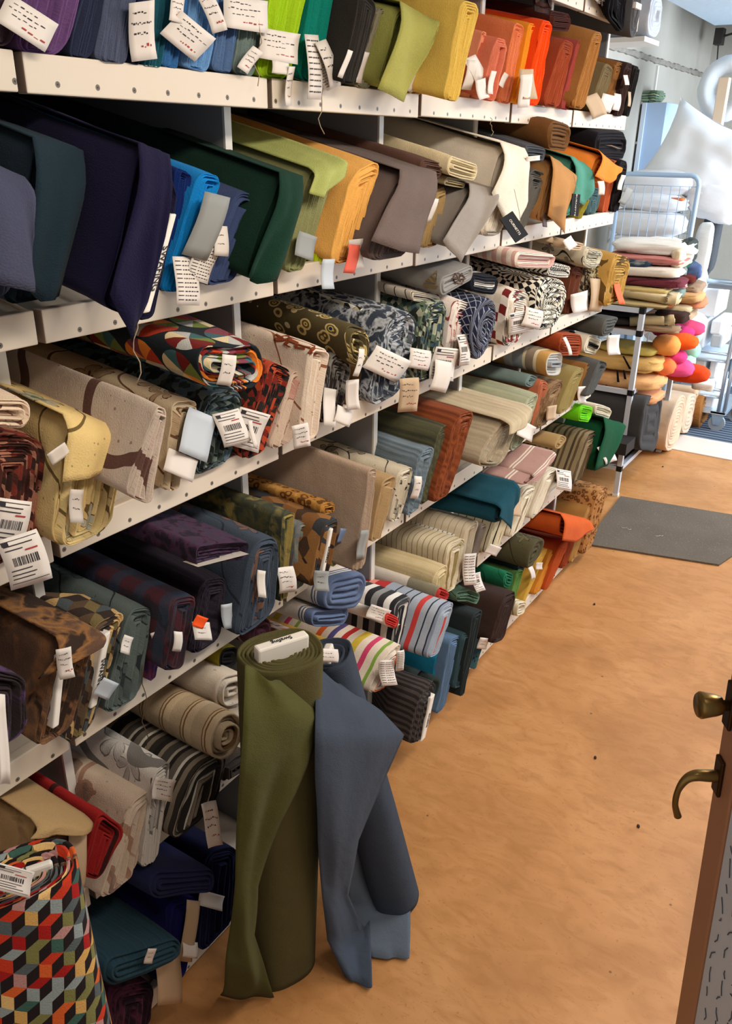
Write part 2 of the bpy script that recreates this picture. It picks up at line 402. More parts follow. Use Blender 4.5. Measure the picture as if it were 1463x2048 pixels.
for i in range(6):
    Y0, Y1 = BY[i], BY[i + 1]; y0, y1 = Y0, Y1
    r = root('shelving_unit', (-1.4, (y0 + y1) / 2, 0), BAYL[i], 'shelving', 'shelving bays along the left wall')
    for row in range(0, 7):
        y0, y1 = Y0, Y1
        if i == 1: y0 += SHY[row]
        if i == 0: y1 += SHY[row]
        zb = ROWZ[row]; g = 0.006; dz = random.uniform(-0.003, 0.003)
        m = MB(); m.box((-1.02, y0 + g, zb + dz), (-1.0, y1 - g, zb + LIPH + dz)); m.fm[2] = 1; m.fm[4] = 1
        o = m.build('shelf_lip', [lip_mat(row), M_WOODEND], r, bevel=0.002)
        s0, s1 = surf(row, -1.0), surf(row, -1.76)
        m = MB(); m.hexa([(-1.76, y0 + g, s1 - 0.02), (-1.02, y0 + g, s0 - 0.02), (-1.02, y1 - g, s0 - 0.02), (-1.76, y1 - g, s1 - 0.02),
                          (-1.76, y0 + g, s1), (-1.02, y0 + g, s0), (-1.02, y1 - g, s0), (-1.76, y1 - g, s1)])
        m.build('shelf_board', M_LIP, r)
    y0, y1 = Y0, Y1
    m = MB(); m.box((-1.76, y1 - 0.009, 0.0), (-1.103, y1 + 0.009, 2.35)); o = m.build('side_panel', M_PANEL, r)
    m = MB(); m.box((-1.103, y1 - 0.009, 0.0), (-1.098, y1 + 0.009, 2.35)); m.build('edge_strip', M_WHITEEDGE, o)
    m = MB(); m.box((-1.80, y0, 0.0), (-1.765, y1, 2.4)); m.build('back_panel', M_BACK, r)
# ------------------------------------------------------------------ cloth bolts
def rrect(W, H, r, n=5, ns=4):
    """rounded rectangle outline (s, t), counter-clockwise from bottom right"""
    pts = []
    r = min(r, W / 2 * 0.98, H / 2 * 0.98)
    for cx, cy, a0 in ((W/2 - r, -H/2 + r, -90), (W/2 - r, H/2 - r, 0), (-W/2 + r, H/2 - r, 90), (-W/2 + r, -H/2 + r, 180)):
        for i in range(n + 1):
            a = math.radians(a0 + 90 * i / n); pts.append((cx + r * math.cos(a), cy + r * math.sin(a)))
    out = []
    for i, p in enumerate(pts):
        out.append(p)
        if i % (n + 1) == n:
            q = pts[(i + 1) % len(pts)]
            k = ns if (i // (n + 1)) % 2 == 0 else 1
            for j in range(1, k + 1): out.append((p[0] + (q[0] - p[0]) * j / (k + 1), p[1] + (q[1] - p[1]) * j / (k + 1)))
    return out
def bil(q, a, b):   # q = tl,tr,br,bl ; a -1..1 left-right ; b -1..1 bottom-top
    tl, tr, br, bl = q; a = (a + 1) / 2; b = (b + 1) / 2
    return (bl * (1 - a) + br * a) * (1 - b) + (tl * (1 - a) + tr * a) * b
def bolt_mesh(q, mat, parent, n=6, L=0.6, tau=0.0, row=None, rnd=0.9, amp=0.004, seed=0.0, name='cloth_roll', groove=0.008, jit=0.006, core=True, emat=None, loc=None, rest=False):
    W = ((q[1] - q[0]).length + (q[2] - q[3]).length) / 2; H = ((q[0] - q[3]).length + (q[1] - q[2]).length) / 2
    back = Vector((-math.cos(tau), 0, math.sin(tau)))
    flat = min(W, H)
    nested = rest and rnd == 0.9       # layers wrap over the top and hang down, open below
    if nested:
        rnd = 0.62; n = max(n + 2, min(12, int(W / 0.011)))
    R0 = rnd * flat / 2
    dt = (W if nested else flat) / 2 * 0.96 / n
    bay = None
    if row is not None:
        cy = sum(v.y for v in q) / 4
        for i in range(6):
            if BY[i] <= cy < BY[i + 1]: bay = (BY[i], BY[i + 1])
    rings = []   # (inset, depth, v)
    st = [L, L * 0.75, L * 0.5, L * 0.3, L * 0.15, 0.05, 0.015]
    for s_ in st: rings.append((0.0, s_, s_))
    for k in range(n):
        j = random.uniform(-jit, jit) if k else 0
        if k == 0: rings.append((dt * 0.02 + 0.001, 0.003, 0.003))
        rings.append((dt * k + dt * 0.18, j, -0.012 * k - 0.004))
        rings.append((dt * k + dt * 0.72, j, -0.012 * k - 0.008))
        rings.append((dt * k + dt * 0.92, j + groove + 0.004, -0.012 * k - 0.010))
    vs_ = []; uv = []; fs = []; N_ = None
    for inset, dep, v in rings:
        if nested:
            pr = [(s_, t - inset * 0.36) for s_, t in rrect(W - 2 * inset, H - inset * 1.25, max(R0 - inset, 0.0012))]
        else: pr = rrect(W - 2 * inset, H - 2 * inset, max(R0 - inset, 0.0012))
        if N_ is None: N_ = len(pr)
        acc = 0; prev = None
        for i, (s_, t) in enumerate(pr):
            p = bil(q, s_ / (W / 2), t / (H / 2))
            if prev is not None: acc += math.hypot(s_ - prev[0], t - prev[1])
            prev = (s_, t)
            p = p + back * dep
            nv = noise.noise_vector(Vector((dep * 3 + seed, p.y * 9 + seed, p.z * 9)))
            p = p + Vector((0, nv.y, nv.z)) * amp * (1.5 if dep > 0.02 else 1.0)
            if dep < 0.02:
                p.x += noise.noise(Vector((seed, p.y * 30, p.z * 30 + inset * 200))) * 0.004
            if inset > 0.002: p.y += noise.noise(Vector((p.z * 11, inset * 60 + seed, seed))) * dt * 0.9 * (1 if W < H else 0.3)
            if row is not None and p.x < -0.975:
                z0 = surf(row, p.x) + 0.0015
                if p.z < z0: p.z = z0
            if row and p.x < -1.0: p.z = min(p.z, surf(row - 1, p.x) - 0.024)
            if bay and p.x < -1.09: p.y = max(bay[0] + 0.012, min(p.y, bay[1] - 0.012))
            vs_.append(p); uv.append((acc, v))
    for r_ in range(len(rings) - 1):
        for i in range(N_):
            fs.append((r_ * N_ + i, r_ * N_ + (i + 1) % N_, (r_ + 1) * N_ + (i + 1) % N_, (r_ + 1) * N_ + i))
    fs.append(tuple(range(N_))[::-1]); fs.append(tuple((len(rings) - 1) * N_ + i for i in range(N_)))
    o = mk(name, vs_, fs, mat, parent, uv, None, True, loc)
    return o
INKROWS = {
 'hand': [(0.15, 0.80, 0.5, 0.05, 0), (0.1, 0.62, 0.75, 0.05, 0), (0.2, 0.45, 0.5, 0.05, 0), (0.45, 0.22, 0.4, 0.07, 1)],
 'bar': None, 'list': None, 'blank': [], 'two': [(0.2, 0.68, 0.5, 0.05, 0), (0.25, 0.4, 0.45, 0.06, 0)],
}
def paper_tag(parent, cx, cy, w_, h_, rot, plane, kind='hand', mat=None, name='price_tag', lean=0.0, label=None):
    """small hanging paper label, size read in photograph pixels at its own distance, with its writing as a child"""
    mat = mat or M_PAPER
    a = math.radians(rot); ca, sa = math.cos(a), math.sin(a)
    tall = (onx((cx, cy - h_ / 2), plane) - onx((cx, cy + h_ / 2), plane)).length; cu_ = min(0.009, 0.10 * tall)
    def P(u, v, lift=0.0):      # u,v 0..1 (v up)
        dx = (u - 0.5) * w_; dy = -(v - 0.5) * h_
        p = onx((cx + dx * ca - dy * sa, cy + dx * sa + dy * ca), plane)
        p.x += cu_ * math.sin(v * 2.6 + cx) + cu_ * 0.6 * math.sin(u * 2 + cy) + lift + lean * (1 - v)
        return p
    vs_ = []; fs = []; uv = []
    nu, nv = 4, 6
    for j in range(nv + 1):
        for i in range(nu + 1):
            vs_.append(P(i / nu, j / nv)); uv.append((i / nu * .05, j / nv * .08))
    for j in range(nv):
        for i in range(nu):
            k = j * (nu + 1) + i; fs.append((k, k + 1, k + nu + 2, k + nu + 1))
    o = mk(name, vs_, fs, mat, parent, uv); solid_sheet(o, 0.0006)
    if label: o['label'] = label
    m = MB()
    def rect(u, v, du, dv, mi=0):
        L_ = 0.0009; seg = 3
        vs2 = []; fs2 = []
        for i in range(seg + 1):
            uu = u + du * i / seg
            vs2 += [P(uu, v, L_), P(uu, v + dv, L_)]
        for i in range(seg): fs2.append((2 * i, 2 * i + 2, 2 * i + 3, 2 * i + 1))
        m.add(vs2, fs2, mi)
    rs = random.Random(int(cx * 7 + cy))
    if kind in ('hand', 'two'):
        for (u, v, du, dv, mi) in INKROWS[kind]:
            x = u
            while x < u + du:
                l = rs.uniform(0.03, 0.10); rect(x, v + rs.uniform(-0.02, 0.02), l, dv * rs.uniform(0.2, 0.75), mi); x += l + rs.uniform(0.02, 0.05)
    elif kind == 'bar':
        rect(0.06, 0.93, 0.88, 0.012); rect(0.06, 0.10, 0.88, 0.012)
        x = 0.2
        while x < 0.8:
            l = rs.choice((0.015, 0.03, 0.02)); rect(x, 0.45, l, 0.17); x += l + rs.choice((0.015, 0.03))
        for v in (0.84, 0.76, 0.36, 0.27, 0.19): rect(0.1, v, rs.uniform(0.4, 0.75), 0.02)
        rect(0.08, 0.86, 0.16, 0.07)
        rect(0.55, 0.70, 0.3, 0.03, 1)
    elif kind == 'list':
        for i in range(10):
            rect(0.08, 0.90 - i * 0.088, 0.25, 0.018)
            x = 0.4
            while x < 0.88:
                l = rs.uniform(0.04, 0.1); rect(x, 0.895 - i * 0.088, l, 0.022); x += l + 0.04
    if m.v:
        m.build('print', [M_INK, M_RED], o)
    return o
def text_mesh(s, size, ex=0.0004):
    cu = bpy.data.curves.new('txt', 'FONT'); cu.body = s; cu.size = size; cu.extrude = ex; cu.align_x = 'CENTER'; cu.align_y = 'CENTER'
    o = bpy.data.objects.new('txt', cu); C.objects.link(o)
    bpy.context.view_layer.update()
    me = bpy.data.meshes.new_from_object(o.evaluated_get(bpy.context.evaluated_depsgraph_get()))
    bpy.data.objects.remove(o); bpy.data.curves.remove(cu)
    vs_ = [v.co.copy() for v in me.vertices]; fs = [tuple(p.vertices) for p in me.polygons]; bpy.data.meshes.remove(me)
    return vs_, fs
def lettering(parent, s, origin, ex, ey, size, mat=None, name='lettering'):
    """flat letters: origin centre, ex reading direction, ey letter-up direction (world)"""
    vs_, fs = text_mesh(s, size); ex = Vector(ex).normalized(); ey = Vector(ey).normalized(); ez = ex.cross(ey).normalized()
    return mk(name, [Vector(origin) + ex * v.x + ey * v.y + ez * v.z for v in vs_], fs, mat or M_INK, parent, None, None, False)
def core_board(parent, top, bot, wpx, plane, txt=None, size=0.016, L=0.035, mat=None):
    a = onx(top, plane); b = onx(bot, plane); c = onx((top[0] + wpx, top[1]), plane)
    wd = abs(c.y - a.y) / 2; d = (a - b).normalized(); s_ = Vector((0, 1, 0)) * wd
    m = MB(); bk = Vector((-L, 0, 0))
    m.hexa([b - s_ + bk, b - s_, b + s_, b + s_ + bk, a - s_ + bk, a - s_, a + s_, a + s_ + bk])
    o = m.build('core_board', mat or M_BOARD, parent, bevel=min(wd * 0.4, 0.003))
    if txt:
        mid = (a * 0.45 + b * 0.55) + Vector((0.0012, 0, 0))
        lettering(o, txt, mid, -d if True else d, Vector((0, 0, 0)) + Vector((0, 1, 0)), size)
    return o
def flap(parent, q, hem, mat, plane, back=0.3, tau=0.0, row=None, seed=0.0, lift=0.006, name='loose_end', nu=12, amp=0.006, th=0.002, crest=0.02):
    """the loose end of the cloth: lies on top of the bolt, folds over its front edge and hangs to the hem"""
    tl, tr = q[0], q[1]
    H = [onx(p, plane + crest * 0.4) for p in hem]
    bd = Vector((-math.cos(tau), 0, math.sin(tau)))
    vs_ = []; uv = []; fs = []
    nb, nf = 6, 9
    for i in range(nu + 1):
        t = i / nu
        c = tl.lerp(tr, t); c = c + Vector((0, (t - 0.5) * 0.006, lift))
        k = t * (len(H) - 1); i0 = min(int(k), len(H) - 2); h = H[i0].lerp(H[i0 + 1], k - i0)
        path = []
        for j in range(nb + 1): path.append((c + bd * back * (1 - j / nb), -1))
        d = (h - c).length
        for j in range(1, nf + 1):
            s_ = j / nf
            p = c.lerp(h, s_)
            p.x = c.x + crest * math.sin(min(1, s_ * 3) * math.pi / 2) + (h.x - c.x) * s_ * 0.5
            path.append((p, s_))
        v = 0; prev = None
        for j, (p, s_) in enumerate(path):
            if prev is not None: v += (p - prev).length
            prev = p.copy()
            w_ = noise.noise(Vector((t * 3 + seed, v * 6, seed)))
            p = p.copy()
            if s_ >= 0: p.x += amp * (1 + w_ * 2.5) * min(1, s_ * 2)
            else: p.z += max(0, w_) * amp
            if row is not None and p.x < -0.99: p.z = max(p.z, surf(row, p.x) + 0.004)
            vs_.append(p); uv.append((t * (tr - tl).length, v))
    n_ = nb + nf + 1
    for i in range(nu):
        for j in range(n_ - 1):
            fs.append((i * n_ + j, (i + 1) * n_ + j, (i + 1) * n_ + j + 1, i * n_ + j + 1))
    o = mk(name, vs_, fs, mat, parent, uv); solid_sheet(o, th); return o
GN = {0: 'fabric bolts above the top shelf', 1: 'fabric bolts on the top shelf', 2: 'fabric bolts on the second shelf', 3: 'patterned fabric bolts on the third shelf',
      4: 'fabric bolts on the fourth shelf', 5: 'fabric bolts on the fifth shelf', 6: 'fabric bolts on the bottom shelf'}
_cnt = [0]
def bolt(row, q, mat, label, off=-0.004, n=6, L=0.6, rnd=0.9, tags=(), core=None, fl=None, prints=(), over=False, name='fabric_bolt', amp=0.006, jit=0.008, groove=0.009, cards=(), lift=0.0, thread=None, rest=True):
    """q: the four corners of the bolt's front end (tl, tr, br, bl), read off the photograph onto the plane x = -1+off"""
    _cnt[0] += 1; seed = _cnt[0] * 3.7
    plane = -1.0 + off; tau = TAU[row] if row is not None else 0.0
    Q = [onx(p, plane) for p in q]
    if row is not None and rest and not over:
        z0 = surf(row, plane) + 0.002 + lift
        for ti, bi in ((0, 3), (1, 2)):
            d = Q[bi] - Q[ti]
            if abs(d.z) > 1e-4:
                t = (z0 - Q[ti].z) / d.z
                Q[bi] = Q[ti] + d * max(0.3, min(t, 2.5))
    base = (Q[2] + Q[3]) / 2 + Vector((-L / 2, 0, 0))
    simple = not (tags or core or fl or cards or thread or prints)
    if simple:
        o = bolt_mesh(Q, mat, None, n, L, tau, row, rnd, amp, seed, name, groove, jit, loc=base, rest=rest)
        tag(o, label, 'fabric bolt', GN.get(row)); return o
    r = root(name, base, label, 'fabric bolt', GN.get(row))
    body = bolt_mesh(Q, mat, r, n, L, tau, row, rnd, amp, seed, 'wound_cloth', groove, jit, rest=rest)
    for t in tags: paper_tag(r, t[0], t[1], t[2], t[3], t[4], plane + (t[7] if len(t) > 7 else 0.022), t[5] if len(t) > 5 else 'hand', t[6] if len(t) > 6 else None)
    for t in cards: paper_tag(r, t[0], t[1], t[2], t[3], t[4], plane + 0.022, 'blank', t[5], name='card')
    if core: core_board(r, core[0], core[1], core[2], plane + 0.012, *(core[3:]))
    if fl: flap(r, Q, fl[0], fl[1] if len(fl) > 1 and fl[1] else mat, plane, tau=tau, row=row, seed=seed, **(fl[2] if len(fl) > 2 else {}))
    for pn, polys, pm in prints:       # a printed figure lying on the cloth's surface
        m = MB(); bk = Vector((-math.cos(tau), 0, math.sin(tau))); og = ORG[r.name]
        tree = BVHTree.FromPolygons([v.co.copy() for v in body.data.vertices], [tuple(p.vertices) for p in body.data.polygons])
        for poly in polys:
            dense = []
            for i_, p_ in enumerate(poly):
                q_ = poly[(i_ + 1) % len(poly)]
                for s_ in range(4): dense.append((p_[0] + (q_[0] - p_[0]) * s_ / 4, p_[1] + (q_[1] - p_[1]) * s_ / 4))
            out = []
            for p_ in dense:
                d_ = ray(*p_).normalized(); hit = tree.ray_cast(CAM - og, d_)
                if hit[0] is not None: out.append(hit[0] + og - d_ * 0.004)
            if len(out) > 3: m.add(out, [tuple(range(len(out)))])
        if not m.v: continue
        solid_sheet(m.build(pn, pm, r), 0.0015)
    if thread:
        a, b_, = thread; p0 = onx(a, plane + 0.02); p1 = onx(b_, plane + 0.02)
        m = MB(); m.tube([p0.lerp(p1, t / 6) + Vector((0.004 * math.sin(t * 1.3), 0.006 * math.sin(t * 2.0 + a[0]), 0)) for t in range(7)], 0.0009, 5); m.build('thread', M_THREAD, r, True)
    return r
def Q4(a, b, c, d, e, f, g, h): return ((a, b), (c, d), (e, f), (g, h))
cl = cloth
# ================================================================== row 0 (seen only at the top edge of the photograph)
bolt(0, Q4(1000, -60, 1050, -50, 1045, 5, 1000, 2), S('#6a3524'), 'russet bolt on the highest shelf, above the tangerine and vermilion bolts')
bolt(0, Q4(1060, -60, 1118, -50, 1112, 22, 1055, 8), S('#3a1f18'), 'dark brown bolt on the highest shelf, above the brick red bolts', off=0.03)
bolt(0, Q4(1125, -60, 1172, -50, 1165, 24, 1120, 6), cl('abstract', '#4a3423', '#2b2018', '#7d6647', s=0.6), 'mottled brown and black bolt on the highest shelf above the camel bolt', off=0.01)
bolt(0, Q4(1178, -50, 1216, -40, 1212, 28, 1175, 20), cl('floral', '#9c9186', '#4d443c', '#2a2522', '#2f2a26', s=0.6), 'grey and black crumpled patterned bolt on the highest shelf near its end', off=0.02, amp=0.010)
bolt(0, Q4(1222, -50, 1256, -40, 1246, 70, 1212, 30), S('#17151a'), 'black cloth bolt hanging over the end of the highest shelf', off=0.04, over=True)
# dark brown bolt lying across under the highest shelf
bolt(1, Q4(1100, 18, 1142, 25, 1138, 62, 1098, 62), S('#4a241c'), 'dark maroon bolt lying crosswise on top of the vermilion and brick red bolts', off=0.0, rest=False, L=0.45)
# ================================================================== row 1
bolt(1, Q4(-60, -70, 50, -70, 28, 85, -60, 70), S('#4c3a44'), 'dusky plum bolt at the top left corner behind the large handwritten tag', n=5,
     tags=[(52, 45, 120, 66, 32, 'hand')])
bolt(1, Q4(60, -70, 178, -70, 133, 98, 32, 85), S('#6b4a78'), 'purple pleated bolt, top shelf, left', n=9)
bolt(1, Q4(182, -70, 222, -70, 186, 105, 136, 99), S('#2d3248'), 'dark navy bolt between the purple and the slate pleated bolts', n=3)
bolt(1, Q4(226, -70, 280, -70, 250, 112, 190, 106), S('#555c72'), 'slate grey pleated bolt, top shelf, left', n=8)
bolt(1, Q4(284, -70, 306, -70, 276, 116, 254, 112), S('#222840'), 'midnight blue bolt behind the tall curved white tag', n=2,
     tags=[(287, 62, 44, 118, -8, 'hand')])
bolt(1, Q4(310, -70, 345, -70, 320, 122, 280, 117), S('#235a68'), 'petrol teal bolt, top shelf, between midnight blue and cobalt bolts', n=4)
bolt(1, Q4(350, -70, 385, -70, 356, 127, 323, 122), S('#3b6fa6'), 'cobalt blue pleated bolt behind the tilted handwritten tag', n=5,
     tags=[(376, 72, 92, 58, 38, 'hand'), (354, 14, 30, 62, 14, 'hand')])
bolt(1, Q4(390, -70, 448, -70, 418, 134, 358, 127), S('#6f9ccc'), 'pale sky blue pleated bolt, top shelf', n=8,
     tags=[(422, 24, 26, 84, -18, 'hand')])
bolt(1, Q4(452, -70, 492, -70, 462, 140, 422, 134), S('#58739a'), 'denim blue bolt beside the sky blue pleats', n=5,
     tags=[(492, 28, 92, 66, 8, 'hand')])
bolt(1, Q4(496, -70, 540, -70, 508, 146, 464, 141), S('#75857f'), 'grey-green bolt left of the lime bolt', n=4, tags=[(500, 120, 26, 52, 36, 'hand')],
     thread=((519, 40), (512, 172)))
bolt(1, Q4(552, -70, 622, -70, 580, 156, 512, 147), S('#a9d022'), 'bright lime green pleated bolt on the top shelf', n=10,
     tags=[(562, 92, 76, 62, 10, 'hand'), (582, 172, 18, 78, 1, 'hand')], cards=[(560, 135, 34, 26, 6, M_PAPER)])
bolt(1, Q4(630, -70, 676, -70, 645, 162, 590, 158), S('#0f8270'), 'emerald teal pleated bolt right of the lime bolt', n=8,
     tags=[(623, 134, 36, 130, 2, 'list'), (654, 128, 30, 96, -16, 'hand'), (650, 150, 24, 60, -32, 'list')], thread=((643, 176), (641, 268)))
bolt(1, Q4(680, -40, 694, -40, 672, 166, 650, 163), S('#23493c'), 'thin dark green bolt between emerald and black bolts', n=2)
bolt(1, Q4(722, -25, 757, 8, 708, 172, 682, 168), S('#2f2b27'), 'charcoal black bolt on the top shelf with a small white label', off=0.05, n=3,
     tags=[(690, 128, 14, 56, 14, 'blank', None, 0.03)])
bolt(1, Q4(760, 18, 778, 24, 738, 174, 704, 172), S('#8c846a'), 'thin khaki grey layered bolt beside the charcoal black one', n=4, tags=[(727, 135, 14, 62, 8, 'blank')])
bolt(1, Q4(800, 10, 858, 44, 800, 192, 748, 184), S('#9d9c50'), 'light olive bolt whose loose end hangs in a point over the lip', off=0.03, n=6,
     fl=([(735, 178), (795, 204), (852, 62)], S('#a3a054')))
bolt(1, Q4(860, 8, 884, 28, 842, 186, 812, 182), S('#f0cf80'), 'butter yellow layered bolt, top shelf', n=5, tags=[(822, 160, 24, 44, 12, 'blank')])
bolt(1, Q4(876, 20, 886, 38, 852, 186, 843, 184), S('#e0a23c'), 'narrow amber bolt squeezed left of the big mustard bolt', n=2, off=0.01)
bolt(1, Q4(924, -4, 958, 8, 912, 206, 884, 200), S('#ddb756'), 'large mustard yellow bolt with thick rounded layers on the top shelf', off=0.09, n=5, over=True)
bolt(1, Q4(962, 62, 972, 66, 950, 200, 936, 198), S('#eb9470'), 'pale salmon thin bolt right of the big mustard bolt', n=3,
     tags=[(950, 140, 30, 56, -20, 'blank'), (936, 150, 14, 60, 8, 'blank')])
bolt(1, Q4(992, 74, 1014, 82, 990, 206, 958, 202), S('#d9765a'), 'salmon coral bolt on the top shelf', off=0.03, n=4,
     tags=[(984, 165, 14, 46, 6, 'blank'), (965, 178, 24, 40, -14, 'blank')])
bolt(1, Q4(1030, 44, 1050, 52, 1020, 210, 996, 206), S('#e57f52'), 'apricot pleated bolt left of the tangerine one', n=6, off=0.01,
     tags=[(1008, 160, 12, 30, 30, 'blank')])
bolt(1, Q4(1058, 46, 1075, 50, 1040, 212, 1024, 210), S('#f79a28'), 'tangerine orange bolt on the top shelf', n=3, off=0.02)
bolt(1, Q4(1084, 38, 1104, 44, 1074, 214, 1046, 212), S('#fb4f14'), 'vivid vermilion orange bolt on the top shelf', n=3, off=0.04,
     tags=[(1048, 182, 20, 66, -4, 'blank'), (1058, 168, 24, 60, 0, 'blank', M_CARD)])
bolt(1, Q4(1126, 78, 1148, 86, 1118, 216, 1082, 214), S('#9c4426'), 'brick red-brown bolt beside the vermilion one', n=3, off=0.03)
bolt(1, Q4(1154, 80, 1170, 84, 1136, 218, 1120, 216), S('#ab4a42'), 'rose red bolt right of the brick coloured one', n=3, off=0.02)
bolt(1, Q4(1186, 62, 1206, 66, 1166, 222, 1142, 220), S('#a8713a'), 'tall camel brown bolt on the top shelf', n=4, off=0.05)
bolt(1, Q4(1210, 122, 1228, 140, 1200, 226, 1176, 224), S('#7a6848'), 'khaki brown small bolt near the end of the top shelf', n=4, cards=[(1188, 212, 28, 46, -24, M_CARD), (1212, 206, 26, 34, 16, M_PAPER)])
bolt(1, Q4(1232, 122, 1249, 128, 1222, 226, 1204, 226), S('#8f5f30'), 'chestnut brown bolt near the end of the top shelf', n=3, cards=[(1232, 204, 16, 34, 10, M_PAPER)])
bolt(1, Q4(1252, 124, 1266, 128, 1246, 226, 1228, 226), S('#3a2622'), 'very dark brown bolt with a white diamond label', n=3, off=0.01, tags=[(1252, 160, 10, 20, 0, 'blank')])
bolt(1, Q4(1268, 128, 1278, 134, 1256, 226, 1248, 226), S('#1b1716'), 'black bolt at the very end of the top shelf', n=2, tags=[(1258, 198, 7, 30, 12, 'blank', M_CARD)])
# ================================================================== row 2
bolt(2, Q4(-60, 325, 46, 366, 20, 590, -60, 600), S('#3b3d4e'), 'slate grey cloth hanging at the left edge, second shelf', off=0.09, n=3, over=True,
     fl=([(-60, 560), (38, 580), (46, 470)], S('#44465a')))
bolt(2, Q4(70, 285, 163, 312, 104, 600, -5, 612), S('#1f2c36'), 'very dark blue-green bolt left of the big navy one', off=0.05, n=4, over=True,
     fl=([(10, 560), (60, 600), (104, 590)], S('#22323c')))
bolt(2, Q4(280, 296, 336, 320, 270, 640, 196, 615), S('#1d1a36'), 'big navy bolt with its wrapped cloth sagging in a point over the shelf lip', off=0.13, n=4, over=True,
     fl=([(196, 585), (240, 680), (272, 600)], S('#1a1732')))
bolt(2, Q4(334, 322, 356, 392, 304, 636, 272, 640), S('#1c1b33'), 'dark midnight bolt wound on a white lettered core board', off=0.10, n=2, over=True,
     core=((348, 428), (294, 626), 13, 'SWAFING', 0.015))
bolt(2, Q4(352, 333, 382, 345, 346, 560, 312, 575), S('#142a66'), 'royal blue rounded bolt between midnight and bright blue bolts', n=4)
bolt(2, Q4(398, 345, 445, 352, 368, 588, 322, 594), S('#1784cc'), 'bright cyan blue bolt showing a coiled end, grey card in front', n=7, off=0.01,
     cards=[(408, 452, 46, 132, 16, M_GREYCARD)], tags=[(372, 562, 52, 96, 2, 'list'), (406, 528, 44, 72, 18, 'list')])
bolt(2, Q4(474, 378, 538, 396, 476, 552, 398, 566), S('#3f4c70'), 'slate denim blue bolt with a small white label', n=7, off=0.015, tags=[(441, 482, 26, 60, 4, 'two')])
bolt(2, Q4(560, 352, 603, 360, 548, 560, 484, 556), S('#173226'), 'dark bottle green bolt, second shelf', n=3, off=0.06, over=True,
     fl=([(482, 552), (498, 566), (536, 556)], S('#183629')))
bolt(2, Q4(618, 342, 676, 322, 604, 546, 562, 552), S('#8a8a5c'), 'sage olive layered bolt with a pale olive loose end folded over it', n=8, off=0.03,
     fl=([(598, 385), (624, 396), (676, 350)], S('#a8ae64')), cards=[(612, 492, 42, 50, 18, M_GREYCARD), (657, 548, 28, 60, 0, M_BLUECARD)])
bolt(2, Q4(660, 415, 686, 418, 652, 522, 626, 528), S('#bccb22'), 'small acid yellow-green bolt tucked under the olive one', n=3, rest=True)
bolt(2, Q4(704, 350, 765, 316, 706, 520, 654, 530), S('#f2b45e'), 'large apricot orange bolt with a swirl of layers at its end', n=9, off=0.03,
     cards=[(703, 518, 26, 58, 4, plain('coral_card', '#ee6a55', 0.7)), (714, 508, 24, 60, -8, M_PAPER)])
bolt(2, Q4(800, 345, 870, 350, 812, 512, 722, 522), S('#6b5c57'), 'grey-brown suede-like bolt draped over the shelf lip', n=4, off=0.07, over=True,
     fl=([(722, 480), (775, 500), (822, 506)], S('#6f605a')))
bolt(2, Q4(842, 322, 888, 326, 878, 362, 838, 360), S('#5e4136'), 'chocolate brown roll lying on top between apricot and cream bolts', rest=False, n=5, off=0.04, L=0.5)
bolt(2, Q4(870, 378, 892, 370, 874, 484, 838, 486), S('#a98b5c'), 'tan layered bolt hanging below the chocolate roll', n=4, off=0.02, tags=[(860, 420, 12, 48, 12, 'blank')])
bolt(2, Q4(898, 312, 956, 330, 950, 362, 890, 352), S('#dccaa2'), 'cream folded length lying flat above the grey satin cloth', rest=False, n=4, off=0.06, L=0.5, amp=0.006)
bolt(2, Q4(894, 356, 934, 362, 930, 378, 888, 374), S('#ae9c78'), 'dull beige folded length under the cream one', rest=False, n=3, off=0.045, L=0.5)
bolt(2, Q4(938, 374, 984, 384, 930, 498, 878, 492), cl('satin', '#8b8279'), 'grey satin bolt draped over the lip in a point', n=3, off=0.06, over=True,
     fl=([(868, 480), (904, 524), (962, 420)], cl('satin', '#90877e')))
bolt(2, Q4(968, 390, 990, 386, 940, 492, 926, 492), S('#1c1a1a'), 'slim black layered bolt between grey satin and cream cloth', n=3, off=0.03)
bolt(2, Q4(1000, 292, 1047, 302, 1000, 470, 955, 472), S('#e6dac6'), 'large cream white bolt with a broad loose end hanging in front', n=4, off=0.05, over=True,
     fl=([(965, 385), (1010, 470), (1040, 402)], S('#eadfcc')))
bolt(2, Q4(1050, 290, 1090, 296, 1084, 326, 1046, 324), S('#4b4d52'), 'dark grey roll lying on top behind the cream cloth', rest=False, n=4, off=0.05, L=0.5, tags=[(1066, 317, 28, 10, -6, 'two')])
bolt(2, Q4(1060, 335, 1094, 345, 1052, 450, 1020, 456), S('#5d5952'), 'stone grey bolt behind the black printed tag', n=3, off=0.03,
     tags=[])
bolt(2, Q4(1100, 316, 1142, 348, 1104, 440, 1074, 446), S('#b5824e'), 'caramel tan bolt hanging in a point over the lip', n=4, off=0.04, over=True,
     fl=([(1078, 430), (1114, 466), (1138, 380)], S('#b98752')), cards=[(1090, 440, 8, 28, 8, plain('brown_card', '#4a3426'))])
bolt(2, Q4(1098, 238, 1142, 252, 1134, 305, 1092, 300), S('#6f4b28'), 'brown bolt lying high against the top shelf, second shelf, right', rest=False, n=4, off=0.06, L=0.45)
bolt(2, Q4(1140, 318, 1164, 330, 1146, 428, 1126, 432), S('#4f8f7e'), 'sea green bolt with a crumpled corner', n=3, off=0.03, over=True, fl=([(1134, 400), (1156, 410), (1170, 372)], S('#539684')))
bolt(2, Q4(1166, 310, 1180, 314, 1164, 424, 1150, 428), S('#6a5058'), 'dusty mauve bolt between sea green and orange bolts', n=2)
